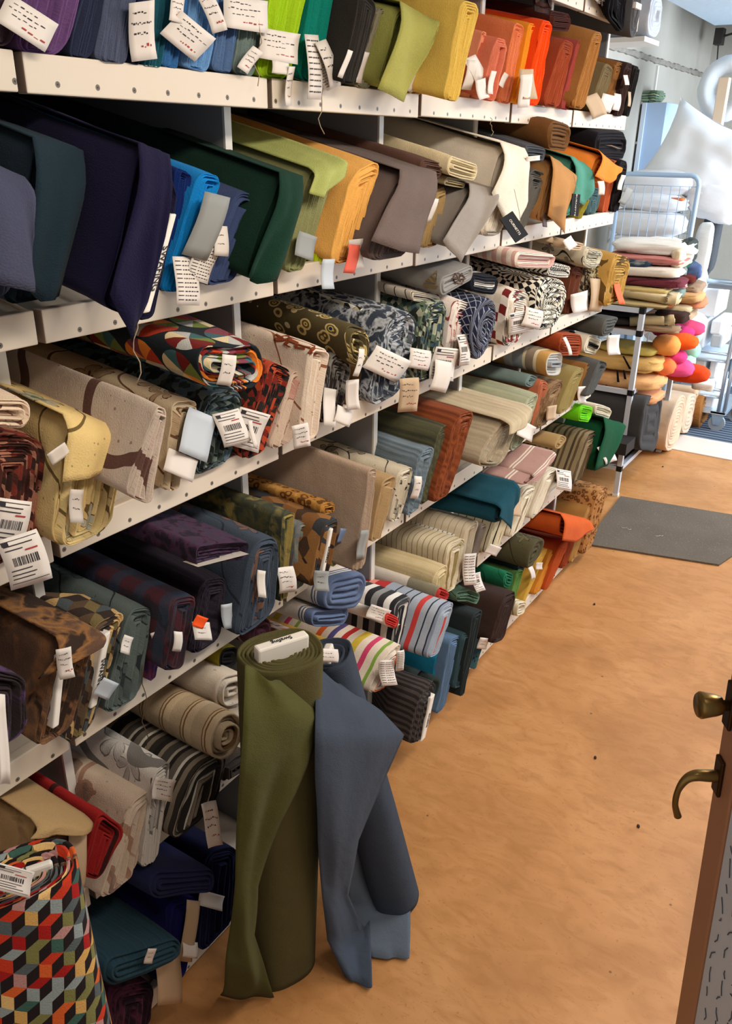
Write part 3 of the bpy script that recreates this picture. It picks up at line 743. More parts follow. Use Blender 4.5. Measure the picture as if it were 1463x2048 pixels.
bolt(2, Q4(1170, 400, 1180, 398, 1168, 424, 1158, 426), S('#8f8226'), 'narrow olive mustard bolt low beside the sea green one', n=2, off=0.01)
bolt(2, Q4(1196, 304, 1230, 336, 1206, 372, 1172, 360), S('#ee8a34'), 'bright orange folded cloth on the second shelf, far end', n=4, off=0.05, rest=False, L=0.4,
     fl=([(1176, 352), (1206, 366), (1230, 344)], S('#ef8d38')), tags=[(1200, 376, 10, 28, -6, 'blank')])
bolt(2, Q4(1176, 374, 1206, 380, 1192, 420, 1172, 424), S('#4e6a6e'), 'dull teal bolt under the orange folded cloth', n=3)
bolt(2, Q4(1190, 262, 1252, 262, 1250, 318, 1188, 318), S('#1a171c'), 'round black roll with a white core board, second shelf end', rest=False, n=5, off=0.03, L=0.4,
     core=((1222, 290), (1244, 298), 0, None))
bolt(2, Q4(1226, 322, 1240, 322, 1222, 412, 1204, 416), S('#c4603c'), 'thin rust coloured bolt before the last black bolt', n=2)
bolt(2, Q4(1240, 320, 1256, 322, 1238, 412, 1222, 412), S('#1d191a'), 'charcoal black layered bolt at the end of the second shelf', n=4, off=0.01, tags=[(1242, 365, 9, 30, 8, 'blank')], cards=[(1250, 392, 18, 34, 22, M_GREYCARD)])
# ================================================================== row 3
RUG = cl('floral', '#d8bfa4', '#a8433a', '#6b2a26', '#6b4538', s=0.7)
bolt(3, Q4(-40, 800, 66, 800, 60, 862, -40, 856), RUG, 'cream cloth with red flowers rolled up at the left edge, third shelf', rest=False, n=5, off=0.05)
bolt(3, Q4(-60, 872, 92, 872, 80, 1060, -60, 1090), cl('mosaic', '#7a352c', '#4d2a24', '#a5705a', '#3a2622'), 'red-brown tightly layered bolt at the left edge, third shelf', n=12, off=0.02, groove=0.008, amp=0.006,
     tags=[(12, 1050, 72, 110, 8, 'bar', None, 0.05), (44, 1118, 82, 106, -20, 'bar', None, 0.06)])
bolt(3, Q4(130, 835, 266, 868, 218, 1030, 104, 1050), cl('floral', '#d6bb80', '#8396a0', '#5d6a52', '#6f5a35', s=1.0, d=0.26, cover=0.5), 'pale yellow cloth printed with blue birds and leaves, third shelf', n=9, off=0.05, groove=0.010, jit=0.012,
     fl=([(112, 960), (180, 945), (262, 880)], cl('floral', '#dcbf80', '#7d8f9a', '#5f6f4c', '#6f5a35', s=1.0, d=0.26, cover=0.5)), tags=[(154, 1012, 26, 66, 2, 'two'), (118, 908, 44, 28, -34, 'blank')])
bolt(3, Q4(312, 812, 335, 818, 304, 1015, 246, 990), cl('floral', '#b9a797', '#c4b2a0', '#8a5a50', '#5c4038', s=1.5, d=0.14, cover=0.5, vine=0.02), 'mauve-beige cloth with brown loops, wide face turned to the camera', n=3, off=0.13, over=True)
bolt(3, Q4(343, 800, 392, 796, 370, 905, 330, 935), cl('floral', '#cfb998', '#8f6a44', '#5e3b2a', '#6b4a35', s=0.9), 'beige bolt printed with a brown flower', n=6, off=0.02, groove=0.009, jit=0.010,
     cards=[(398, 870, 66, 92, 22, M_BLUECARD), (360, 930, 62, 46, 24, M_PAPER)])
bolt(3, Q4(398, 792, 486, 775, 470, 900, 376, 930), cl('mosaic', '#3d4a46', '#23282a', '#6d7a72', '#5c6f7c', '#2c2f2a', s=0.8), 'dark grey-green bolt with triangle pattern, under the circle patterned cloth', n=8, off=0.01, groove=0.009, jit=0.010,
     tags=[(460, 855, 54, 66, -14, 'bar'), (500, 860, 56, 80, 16, 'bar')])
bolt(3, Q4(395, 690, 530, 688, 520, 780, 395, 775), cl('circles', '#20262a', '#b03a24', '#6f1f1c', '#e08030', '#d9c49a', '#3f6266', '#6e7c3c', '#7d3f48', '#b5b3ac', s=0.085), 'thick bolt with overlapping circles of red, orange and teal triangles, lying on top', rest=False, n=7, off=0.07, groove=0.010, jit=0.012, rnd=1.0, amp=0.010,
     tags=[(452, 740, 24, 62, 6, 'two')])
bolt(3, Q4(540, 722, 585, 742, 530, 880, 480, 905), cl('mosaic', '#7c2a20', '#1f1b1c', '#b0472c', '#2e2a26', s=0.7), 'dark red and black patterned bolt beneath the deer cloth', n=7, off=0.02, groove=0.008, tags=[(505, 868, 10, 52, -6, 'blank')])
bolt(3, Q4(588, 738, 622, 758, 594, 850, 540, 885), cl('floral', '#c8b09c', '#a5483c', '#7a2f2a', '#8a6a58', s=0.8), 'pale taupe cloth with small red roses', n=4, off=0.03)
bolt(3, Q4(616, 688, 657, 702, 636, 835, 600, 852), cl('floral', '#d9c5b0', '#a4552e', '#7a3a22', '#8a5a40', s=1.0, d=0.28, cover=0.5), 'cream cloth printed with a leaping brown deer, third shelf', n=4, off=0.05,
     prints=[('deer_print', [[(576, 669.8), (594, 673.3), (615, 680.8), (631, 689.3), (629, 699.6), (611, 693.8), (591, 688.3), (576, 682.5)], [(548, 676.7), (562, 672.6), (578, 669.2), (580, 678.0), (564, 682.2), (551, 682.2)], [(572, 680.8), (580, 682.5), (573, 689.3), (582, 694.5), (576, 694.5), (566, 688.6)], [(589, 687.6), (597, 689.3), (594, 693.8), (610, 695.1), (609, 699.2), (589, 696.2)], [(623, 694.5), (632, 696.2), (623, 704.7), (635, 707.4), (630, 710.9), (615, 706.4)], [(557, 674.6), (550, 668.8), (553, 667.8), (562, 672.6)]], S('#7d3a1e'))],
     tags=[(602, 872, 30, 50, -16, 'hand', None, 0.04)])
bolt(3, Q4(662, 700, 704, 722, 686, 822, 632, 842), cl('abstract', '#1c1a1b', '#8b857c', '#2c2523', s=0.5), 'black and grey patterned bolt beneath the peacock cloth', n=6, off=0.015, cards=[(662, 815, 20, 74, 10, M_PAPER), (686, 832, 36, 34, 22, M_PAPER)])
bolt(3, Q4(684, 648, 740, 655, 735, 735, 692, 720), cl('eyes', '#1c2c44', '#c3a860', '#54492f', '#cbb98c', s=0.8), 'peacock feather patterned roll in tan and blue', rest=False, n=6, off=0.05, L=0.45, groove=0.010, tags=[(716, 725, 16, 56, 8, 'two')])
bolt(3, Q4(712, 728, 730, 732, 706, 812, 690, 820), S('#7a5734'), 'thin brown bolt right of the black and grey one', n=3)
bolt(3, Q4(768, 640, 835, 620, 806, 785, 735, 800), cl('abstract', '#8f979f', '#23262d', '#b9bcbf', '#39404c', s=0.7), 'large grey, black and white bolt with a bold line pattern', n=6, off=0.03, groove=0.008,
     tags=[(772, 728, 72, 50, 26, 'hand'), (708, 790, 22, 62, -10, 'blank')])
bolt(3, Q4(720, 615, 768, 622, 765, 648, 722, 640), cl('mosaic', '#e2ddd2', '#20201f', '#c9b88c', s=1.3), 'black cloth with white leaf shapes behind the big grey patterned bolt', rest=False, n=3, off=-0.05, L=0.45)
bolt(3, Q4(846, 606, 898, 598, 872, 742, 822, 762), cl('mosaic', '#5b6a56', '#262a25', '#a3a48c', '#3e5058', s=0.8), 'grey-green and cream layered bolt beside the grey line patterned one', n=7, off=0.02, groove=0.008,
     tags=[(836, 718, 46, 40, 10, 'hand'), (816, 790, 34, 70, -6, 'hand', M_CARD, 0.04)])
WH = [[(917 + r_ * 1.1 * math.cos(t * math.pi / 6 + k_), 557 + r_ * math.sin(t * math.pi / 6 + k_)) for (r_, k_) in ((11, 0), (11, 0.5236), (9, 0.5236), (9, 0))] for t in range(12)] + \
     [[(917 + 14 * math.cos(t * math.pi / 3 + 0.07), 557 + 13 * math.sin(t * math.pi / 3 + 0.07)), (917 + 14 * math.cos(t * math.pi / 3 - 0.07), 557 + 13 * math.sin(t * math.pi / 3 - 0.07)), (917 - 14 * math.cos(t * math.pi / 3 + 0.07), 557 - 13 * math.sin(t * math.pi / 3 + 0.07)), (917 - 14 * math.cos(t * math.pi / 3 - 0.07), 557 - 13 * math.sin(t * math.pi / 3 - 0.07))] for t in range(3)]
bolt(3, Q4(878, 556, 946, 530, 944, 562, 880, 596), S('#96938f'), 'grey canvas printed with a ship wheel and sailing boat, lying over the white bird cloth', rest=False, n=3, off=0.03, L=0.45,
     prints=[('wheel_print', WH, S('#6a5348')), ('boat_print', [[(846, 566), (876, 572), (872, 579), (850, 575)], [(874, 540), (872, 568), (850, 562)]], S('#7d6a4c'))])
bolt(3, Q4(820, 580, 880, 592, 876, 612, 822, 600), cl('stripe', (0, '#cdc2b0'), (0.6, '#3f4143'), (0.7, '#cdc2b0'), s=0.03), 'white cloth with small dark birds rolled up on top', rest=False, n=4, off=0.0, L=0.5)
bolt(3, Q4(904, 598, 954, 606, 928, 720, 884, 742), cl('floral', '#dccfc4', '#b03a38', '#7a2525', '#8d4a44', s=0.6), 'white crumpled cloth with red birds', n=6, off=0.03, amp=0.012, groove=0.010,
     tags=[(890, 728, 42, 66, 6, 'bar'), (924, 700, 26, 62, -4, 'bar')], cards=[(880, 752, 30, 62, 12, M_PAPER)])
bolt(3, Q4(948, 590, 1004, 602, 972, 722, 934, 716), cl('grid', '#20253a', '#9a9da8', s=0.026), 'navy bolt with a white diamond lattice, hanging over the lip', n=3, off=0.06, over=True, rnd=1.0)
bolt(3, Q4(940, 548, 996, 552, 988, 592, 938, 585), cl('stripe', (0, '#1d1f26'), (0.5, '#e8e2da'), (0.56, '#1d1f26'), (0.62, '#e8e2da'), (0.68, '#1d1f26'), s=0.09), 'black cloth with white band stripes lying behind the lattice bolt', rest=False, n=4, off=0.02, L=0.4)
bolt(3, Q4(1018, 572, 1066, 590, 1040, 680, 1004, 690), cl('checker', '#e2d9cc', '#7a2a28', '#d8cbb8', '#3c4446', s=0.024), 'white, dark red and grey checked bolt, third shelf', n=6, off=0.03, groove=0.009,
     tags=[(1042, 645, 50, 46, -12, 'bar'), (1062, 636, 40, 38, 14, 'hand')])
bolt(3, Q4(1030, 502, 1110, 508, 1100, 538, 1026, 536), cl('stripe', (0, '#cfa59b'), (0.5, '#e6d8c8'), s=0.03), 'pink and cream striped folded cloth lying high on the third shelf', rest=False, n=5, off=0.06, L=0.45, groove=0.009)
bolt(3, Q4(1070, 555, 1140, 562, 1116, 655, 1066, 664), cl('sun', '#e6dfcc', '#201f1e', s=1.0), 'round black and cream bolt with sunburst discs', n=5, off=0.05, rnd=1.0, over=True)
bolt(3, Q4(1096, 524, 1142, 532, 1138, 556, 1094, 552), cl('zigzag', '#e4ddcf', '#242120', s=0.02), 'black and white zigzag cloth above the sunburst bolt', rest=False, n=3, off=0.04, L=0.4)
bolt(3, Q4(1146, 530, 1164, 536, 1142, 644, 1124, 652), S('#6a3a28'), 'reddish brown bolt right of the sunburst one', n=4, tags=[(1160, 604, 36, 40, -14, 'blank')])
bolt(3, Q4(1166, 520, 1184, 526, 1164, 634, 1146, 642), cl('mosaic', '#4a3a2c', '#8d7a5c', '#241f1b', s=0.7), 'dark brown animal print bolt at the third shelf end', n=5, amp=0.010, cards=[(1188, 590, 20, 66, 4, M_CARD)])
bolt(3, Q4(1170, 490, 1204, 500, 1196, 540, 1160, 530), cl('floral', '#bdb39c', '#2f2a24', '#75644a', '#2f2a24', s=0.6), 'crumpled cream and black cloth heaped at the third shelf end', rest=False, n=5, off=0.04, L=0.4, amp=0.016)
bolt(3, Q4(1188, 528, 1214, 530, 1196, 628, 1170, 636), cl('mosaic', '#cbbf9f', '#5b5347', '#95865e', '#3a352e', s=0.8), 'beige and black crumpled animal print bolt before the ochre one', n=5, off=0.01, amp=0.012)
bolt(3, Q4(1226, 506, 1262, 516, 1236, 624, 1198, 632), cl('leopard', '#b28a46', '#a37c3a', '#5e4522', s=3.0), 'ochre yellow stiff bolt with dark dots, last on the third shelf', n=3, off=0.05,
     cards=[(1240, 588, 12, 40, -4, M_ORANGECARD)])
bolt(3, Q4(1130, 478, 1168, 488, 1160, 502, 1126, 496), M_CARD, 'flat kraft cardboard sleeve lying on top at the third shelf end', rest=False, n=2, off=0.04, L=0.25, tags=[(1140, 486, 22, 22, -30, 'blank', None, 0.03)])
# ================================================================== row 4
bolt(4, Q4(116, 1280, 192, 1268, 134, 1455, 60, 1500), cl('abstract', '#3d2c26', '#5b4334', '#7a5538', '#33261f', s=1.3), 'worn dark brown velvet bolt wound on a white board, fourth shelf left', n=6, off=0.08, over=True,
     core=((126, 1310), (112, 1455), 14), tags=[(130, 1326, 30, 66, -14, 'hand', None, 0.035)],
     fl=([(60, 1350), (100, 1330), (186, 1285)], cl('abstract', '#4a372c', '#5b4334', '#8a6038', '#33261f', s=1.3)))
bolt(4, Q4(-60, 1300, 60, 1345, 46, 1490, -60, 1520), cl('abstract', '#3a2b36', '#51395c', '#2c2426', s=1.0), 'dark purple-brown crumpled cloth at the left edge, fourth shelf', n=4, off=0.12, over=True, amp=0.02,
     cards=[(8, 1480, 22, 170, 2, M_PAPER)])
bolt(4, Q4(192, 1250, 254, 1215, 200, 1405, 146, 1425), cl('cubes', '#3a2f2a', '#c3a06c', '#4e5658', '#7a6a46', '#5d4a38', s=0.020), 'brown and grey tumbling diamond patterned bolt with a lettered white core board', n=7, off=0.03,
     core=((216, 1266), (188, 1415), 14, 'SWAFING', 0.012), cards=[(212, 1378, 36, 40, 24, M_BLUECARD)], tags=[(254, 1290, 22, 36, 20, 'two')])
bolt(4, Q4(258, 1222, 302, 1214, 288, 1350, 218, 1378), cl('floral', '#5c6763', '#404a49', '#33393b', '#2b3032', s=0.8), 'grey-green velvet bolt with a raised floral pattern', n=7, off=0.025)
bolt(4, Q4(302, 1235, 318, 1240, 296, 1345, 284, 1352), S('#75663a'), 'thin olive brown bolt between grey-green velvet and purple floral', n=2)
bolt(4, Q4(314, 1192, 336, 1184, 312, 1335, 296, 1345), cl('abstract', '#494a7a', '#5a3f6e', '#8a4258', '#34406a', s=0.7), 'blue-violet bolt with red blooms, fourth shelf', n=5, off=0.01, tags=[(318, 1282, 20, 44, -26, 'blank')])
bolt(4, Q4(342, 1200, 398, 1186, 360, 1338, 316, 1345), cl('plaid', '#3a2d36', '#5a2a30', '#2c4254', '#2a2a30', s=0.06), 'dark red and blue tartan bolt', n=4, off=0.06, over=True, tags=[(352, 1282, 16, 40, 4, 'blank'), (404, 1262, 32, 34, 0, 'two')],
     cards=[(400, 1244, 22, 24, 20, M_ORANGECARD)])
bolt(4, Q4(402, 1160, 456, 1150, 440, 1290, 376, 1300), cl('streak', '#1e1a22', '#38303c'), 'blackish purple layered bolt under the flat purple one', n=8, off=0.02, cards=[(456, 1232, 22, 50, -10, M_BLUECARD)])
bolt(4, Q4(385, 1092, 500, 1082, 492, 1118, 386, 1138), cl('abstract', '#2e2436', '#3d3044', '#472a40', '#241e2a', s=0.5), 'flat purple speckled bolt lying on top, white board showing in its end', rest=False, n=4, off=0.10, L=0.55, rnd=0.7,
     core=((396, 1134), (498, 1108), 0, None))
bolt(4, Q4(466, 1130, 482, 1120, 470, 1250, 446, 1262), S('#283036'), 'narrow slate black bolt left of the chrysanthemum cloth', n=3, tags=[])
bolt(4, Q4(508, 1080, 560, 1072, 546, 1215, 470, 1248), cl('floral', '#3f4854', '#8a5c3c', '#9c7040', '#2c333c', s=1.1, d=0.3), 'dark blue-grey bolt with orange chrysanthemums, fourth shelf', n=6, off=0.05, tags=[(524, 1168, 12, 52, 6, 'blank')])
bolt(4, Q4(548, 1055, 560, 1052, 556, 1180, 552, 1184), S('#b07a38'), 'thin burnt orange bolt right of the chrysanthemum cloth', n=2)
bolt(4, Q4(562, 1032, 587, 1024, 576, 1168, 556, 1184), cl('abstract', '#8a7a3c', '#3c4238', '#97854a', s=1.2), 'olive gold and charcoal leaf bolt', n=5, off=0.03, tags=[(572, 1160, 34, 52, -8, 'hand')])
bolt(4, Q4(592, 1050, 620, 1042, 604, 1150, 580, 1168), cl('abstract', '#a87048', '#6b7276', '#8c8a70', s=0.9), 'orange and grey patterned bolt left of the brown patchwork one', n=4, off=0.02)
bolt(4, Q4(646, 1048, 678, 1032, 656, 1150, 616, 1176), cl('mosaic', '#4a3628', '#7b5330', '#3a3b3e', '#94683c', '#2f2823', s=2.2), 'brown patchwork bolt with charcoal blocks', n=6, off=0.07, over=True,
     core=((664, 1058), (646, 1150), 6, 'SWAFING', 0.008), tags=[(644, 1162, 26, 40, 2, 'two', M_GREYCARD)])
bolt(4, Q4(640, 1008, 670, 1000, 664, 1024, 640, 1030), cl('leopard', '#b5813e', '#6a4420', '#c39350'), 'ochre leopard spotted bolt lying above the brown patchwork', rest=False, n=4, off=0.03, L=0.5)
bolt(4, Q4(690, 992, 721, 976, 690, 1086, 664, 1108), cl('floral', '#8c8250', '#a98d48', '#6a6a48', '#5a5438', s=1.0), 'olive gold leaf patterned bolt', n=4, off=0.03, cards=[(690, 1072, 24, 30, 4, plain('blue_white_card', '#8aa0c8'))])
bolt(4, Q4(722, 980, 732, 976, 706, 1078, 694, 1086), S('#4a2a1c'), 'dark brown slim bolt beside the olive gold leaves', n=2)
bolt(4, Q4(738, 940, 754, 934, 738, 1062, 716, 1080), S('#b39a84'), 'plain taupe bolt with a wide smooth side, fourth shelf', n=3, off=0.09, cards=[(727, 1090, 20, 60, 0, M_GREYCARD)])
bolt(4, Q4(766, 956, 796, 946, 766, 1060, 742, 1074), S('#b29268'), 'tan suede bolt with loose layers', n=4, off=0.04, jit=0.012)
bolt(4, Q4(796, 942, 828, 930, 806, 1010, 780, 1030), cl('floral', '#c9bda6', '#3a3632', '#8a7b66', '#3a3632', s=0.7), 'cream bolt with black scrollwork', n=5, off=0.02, groove=0.008, tags=[(829, 974, 13, 46, 4, 'two')])
bolt(4, Q4(838, 902, 872, 888, 842, 1000, 812, 1018), cl('streak', '#7b8a94', '#4c565c', s=1.0), 'blue-grey striped chenille bolt', n=5, off=0.03)
bolt(4, Q4(876, 860, 899, 846, 870, 968, 844, 990), cl('streak', '#5c5a40', '#3a3a30', s=1.2), 'olive-grey striped chenille bolt', n=4, off=0.03)
bolt(4, Q4(912, 832, 951, 820, 906, 962, 872, 972), cl('streak', '#8e4a28', '#5a2a18', s=1.4), 'rust brown striped chenille bolt', n=5, off=0.05)
bolt(4, Q4(1000, 842, 1046, 812, 1006, 930, 944, 935), cl('streak', '#a8997f', '#8f806a', s=1.3), 'large oatmeal linen bolt with its loose end folded over', n=4, off=0.10, over=True,
     fl=([(998, 866), (1018, 856), (1042, 836)], cl('streak', '#c2b294', '#a8977c', s=1.3), dict(crest=0.03)))
bolt(4, Q4(1050, 800, 1080, 782, 1052, 868, 1026, 876), cl('streak', '#a9a88a', '#8a9078', s=1.3), 'pale green-beige bolt behind the oatmeal one', n=4, off=0.05, cards=[(1052, 862, 36, 32, 26, M_PAPER)])
bolt(4, Q4(1060, 748, 1078, 756, 1062, 778, 1046, 772), S('#6f7f7a'), 'thin teal grey roll above the pale green-beige bolt', rest=False, n=3, off=0.0, L=0.45)
bolt(4, Q4(1080, 760, 1096, 766, 1078, 850, 1060, 860), S('#b5694a'), 'salmon brown bolt, fourth shelf', n=3, off=0.02)
bolt(4, Q4(1098, 772, 1130, 756, 1094, 846, 1066, 856), cl('plaid', '#7d5f40', '#5a3a28', '#9c8260', '#6a4c34', s=0.04), 'brown plaid layered bolt', n=4, off=0.03, cards=[(1104, 826, 22, 30, -8, M_CARD)])
bolt(4, Q4(1094, 706, 1128, 704, 1120, 750, 1090, 752), cl('stripe', (0, '#b98f52'), (0.25, '#d6c8a8'), (0.32, '#8b7a68'), (0.5, '#d6c8a8'), (0.56, '#8f9294'), (0.8, '#b9b5ac'), s=0.16), 'gold, cream and blue-grey banded cloth folded on top', rest=False, n=4, off=0.03, L=0.4)
bolt(4, Q4(1144, 744, 1170, 732, 1142, 806, 1116, 816), S('#93804e'), 'khaki bolt right of the brown plaid', n=3, off=0.03)
bolt(4, Q4(1170, 728, 1190, 722, 1164, 798, 1146, 804), S('#84592c'), 'toffee brown bolt right of the khaki one', n=3, off=0.02, tags=[(1166, 790, 12, 34, -6, 'blank')])
bolt(4, Q4(1118, 668, 1164, 668, 1162, 712, 1116, 712), S('#9a4422'), 'round rust roll with a white strip hanging from it', rest=False, n=5, off=0.02, L=0.4, rnd=1.0, tags=[(1132, 692, 8, 36, -12, 'blank')])
bolt(4, Q4(1176, 668, 1206, 680, 1190, 712, 1164, 706), cl('stripe', (0, '#cfc4ae'), (0.5, '#23201e'), (0.7, '#cfc4ae'), s=0.12), 'cream roll with a black patterned band', rest=False, n=4, off=0.0, L=0.45)
bolt(4, Q4(1206, 640, 1240, 632, 1220, 668, 1200, 676), S('#54534e'), 'charcoal grey flat bolt lying highest at the fourth shelf end', rest=False, n=3, off=0.04, L=0.45, tags=[(1229, 690, 20, 40, -6, 'blank')])
bolt(4, Q4(1196, 720, 1216, 726, 1180, 790, 1166, 796), S('#504f4c'), 'dark grey bolt at the end of the fourth shelf, corner sticking out', n=3, off=0.05, over=True)
# ================================================================== row 5
bolt(5, Q4(66, 1640, 166, 1636, 150, 1770, 60, 1790), cl('abstract', '#8a6d4c', '#a5855c', '#6b5138', s=1.4), 'tan canvas cloth with a red reverse, at the left edge of the fifth shelf', n=4, off=0.06, over=True,
     fl=([(40, 1665), (110, 1660), (166, 1650)], S('#b29468')), cards=[(152, 1720, 30, 110, 10, M_CARD)])
bolt(5, Q4(200, 1610, 250, 1655, 206, 1758, 168, 1742), cl('stripe', (0, '#8f1f1e'), (0.8, '#3a1a18'), (0.88, '#8f1f1e'), s=0.14), 'deep red velvety cloth with a dark band, fifth shelf', n=3, off=0.08, over=True, amp=0.012)
bolt(5, Q4(262, 1602, 304, 1574, 280, 1688, 226, 1712), cl('floral', '#cbb7a2', '#5a2a28', '#3f1c1e', '#a5806a', s=1.6, d=0.32, vine=0.012), 'cream bolt printed with large maroon leaves', n=5, off=0.04)
bolt(5, Q4(306, 1548, 341, 1520, 326, 1640, 290, 1665), cl('floral', '#cfc9bf', '#8f8c88', '#c4bfb6', '#77736e', s=1.2, d=0.30, vine=0.03), 'silver grey bolt with white leaf loops', n=4, off=0.05, tags=[(330, 1580, 44, 44, 12, 'hand')])
STR = cl('stripe', (0, '#3b352f'), (0.12, '#8a7d6c'), (0.22, '#3b352f'), (0.3, '#d8d2c6'), (0.36, '#6d6459'), (0.5, '#2e2a27'), (0.58, '#b0a89a'), (0.64, '#4e4a44'), (0.8, '#938877'), (0.88, '#2e2a27'), s=0.11)
bolt(5, Q4(386, 1530, 456, 1496, 430, 1625, 348, 1645), STR, 'grey, brown and white narrow striped bolt, fifth shelf', n=9, off=0.05, groove=0.009, tags=[(426, 1650, 30, 100, -16, 'hand', None, 0.05)])
CRS = cl('stripe', (0, '#c8b190'), (0.3, '#7d5c3a'), (0.36, '#c8b190'), (0.44, '#7d5c3a'), (0.49, '#b8a284'), s=0.055)
bolt(5, Q4(420, 1440, 492, 1420, 486, 1500, 420, 1530), CRS, 'thick soft cream bolt with brown double stripes', rest=False, n=5, off=0.06, rnd=1.0, amp=0.01)
bolt(5, Q4(445, 1530, 496, 1500, 490, 1600, 440, 1620), S('#5d5148'), 'grey-brown crumpled cloth beneath the cream and brown striped bolt', n=4, amp=0.016, off=0.02)
bolt(5, Q4(430, 1352, 495, 1340, 490, 1412, 430, 1425), cl('floral', '#cdbfac', '#b8a58c', '#a3443c', '#7c6a54', s=2.0, d=0.14), 'cream cloth with one small red flower, behind the olive standing bolt', rest=False, n=4, off=0.0)
bolt(5, Q4(438, 1298, 480, 1290, 476, 1330, 436, 1338), cl('stripe', (0, '#a08f2c'), (0.6, '#e4ded2'), (0.75, '#1f1e1f'), s=0.3), 'mustard cloth with black and white ends, behind the olive standing bolt', rest=False, n=4, off=-0.04)
bolt(5, Q4(500, 1240, 545, 1232, 540, 1290, 498, 1296), cl('stripe', (0, '#5c3a44'), (0.4, '#a08f8a'), (0.5, '#4a2c38'), s=0.08), 'plum and grey banded cloth behind the olive standing bolt', rest=False, n=4, off=-0.05)
bolt(5, Q4(560, 1262, 610, 1262, 606, 1300, 556, 1300), cl('abstract', '#6d7a34', '#d9713c', '#e2d8c4', '#8a4a38', s=1.2), 'multicoloured floral cloth behind the two standing bolts', rest=False, n=3, off=-0.08)
BW = cl('stripe', (0, '#5d6c8a'), (0.10, '#e4dcd2'), (0.12, '#5d6c8a'), (0.14, '#e4dcd2'), (0.16, '#5d6c8a'), (0.18, '#ded5ca'), (0.66, '#5d6c8a'), (0.68, '#e4dcd2'), (0.70, '#5d6c8a'), (0.72, '#e4dcd2'), (0.74, '#5d6c8a'), s=0.20, wob=0.0)
bolt(5, Q4(622, 1222, 700, 1212, 692, 1252, 620, 1256), BW, 'blue and white wide striped cloth folded flat, lower of two', rest=False, n=3, off=0.04, rnd=1.0, L=0.5)
bolt(5, Q4(654, 1160, 734, 1145, 722, 1218, 640, 1222), BW, 'blue and white wide striped cloth folded flat, upper of two', rest=False, n=3, off=0.05, rnd=1.0, L=0.5)
bolt(5, Q4(660, 1290, 702, 1278, 690, 1340, 655, 1345), S('#d8b24c'), 'yellow cloth corner peeping between the blue standing bolt and the striped cloths', n=3, off=0.0)
RB = cl('stripe', (0, '#dccdbb'), (0.08, '#7fa044'), (0.12, '#dccdbb'), (0.2, '#c84468'), (0.26, '#dccdbb'), (0.34, '#c8ac3c'), (0.42, '#dccdbb'), (0.5, '#b02c2c'), (0.56, '#dccdbb'), (0.64, '#51487c'), (0.7, '#dccdbb'), (0.78, '#d9602c'), (0.84, '#dccdbb'), s=0.24)
bolt(5, Q4(772, 1308, 806, 1282, 772, 1375, 730, 1388), RB, 'cream cloth with rainbow coloured stripes hanging over the lip', n=4, off=0.13, over=True,
     tags=[(776, 1345, 30, 50, -4, 'list'), (797, 1320, 16, 44, -10, 'list')])
BWS = cl('stripe', (0, '#2d2d30'), (0.25, '#e4e0da'), (0.5, '#3a3a3d'), (0.75, '#8f8f90'), s=0.075)
bolt(5, Q4(790, 1202, 826, 1188, 806, 1262, 782, 1290), BWS, 'black, grey and white striped bolt, fifth shelf', n=5, off=0.06, groove=0.009)
bolt(5, Q4(770, 1222, 800, 1236, 792, 1262, 768, 1250), cl('stripe', (0, '#e0dad2'), (0.6, '#c83a32'), s=0.3), 'white roll with a red end under the black and white striped bolt', rest=False, n=3, off=0.07, L=0.3)
bolt(5, Q4(786, 1240, 812, 1250, 800, 1290, 778, 1290), cl('stripe', (0, '#d9c9a8'), (0.4, '#d06a4a'), (0.55, '#d9c9a8'), (0.75, '#c9a23c'), s=0.03), 'small orange and cream striped bolt', n=3, off=0.05, tags=[(758, 1228, 44, 28, 18, 'hand')])
RBS = cl('stripe', (0, '#8b96a8'), (0.035, '#2f3440'), (0.045, '#a5adb9'), (0.1, '#2f3440'), (0.11, '#a5adb9'), (0.16, '#c84440'), (0.20, '#a5adb9'), (0.26, '#2f3440'), (0.27, '#9aa3b0'), (0.33, '#2f3440'), (0.34, '#9aa3b0'), (0.42, '#2f3440'), (0.43, '#9aa3b0'), (0.52, '#b53434'), (0.62, '#dd8a7c'), (0.67, '#8f2428'), (0.75, '#c84a44'), (0.82, '#9aa3b0'), s=0.36)
bolt(5, Q4(880, 1222, 910, 1196, 876, 1306, 848, 1316), RBS, 'blue-grey bolt with red bands and thin dark stripes, hanging over the lip', n=3, off=0.14, over=True)
bolt(5, Q4(876, 1172, 898, 1182, 890, 1206, 868, 1200), cl('stripe', (0, '#8a8470'), (0.25, '#ded6ca'), (0.85, '#b53a34'), s=0.4), 'white and red roll with a taupe end, behind the red banded bolt', rest=False, n=3, off=0.08, L=0.45)
bolt(5, Q4(866, 1148, 898, 1126, 884, 1190, 862, 1200), cl('streak', '#cdbb92', '#bda97e', s=0.8), 'cream textured bolt with tiny specks, fifth shelf', n=5, off=0.05)
TIK = cl('stripe', (0, '#d9ccb0'), (0.6, '#9c8a5c'), (0.75, '#d9ccb0'), s=0.018)
bolt(5, Q4(892, 1092, 932, 1074, 912, 1152, 888, 1170), TIK, 'cream ticking bolt with fine khaki stripes', n=6, off=0.03)
bolt(5, Q4(908, 1068, 936, 1060, 930, 1080, 906, 1086), cl('stripe', (0, '#dcd6ca'), (0.6, '#55616e'), (0.8, '#dcd6ca'), s=0.016), 'white ticking with thin blue stripes between two cream tickings', rest=False, n=3, off=0.0, L=0.5)
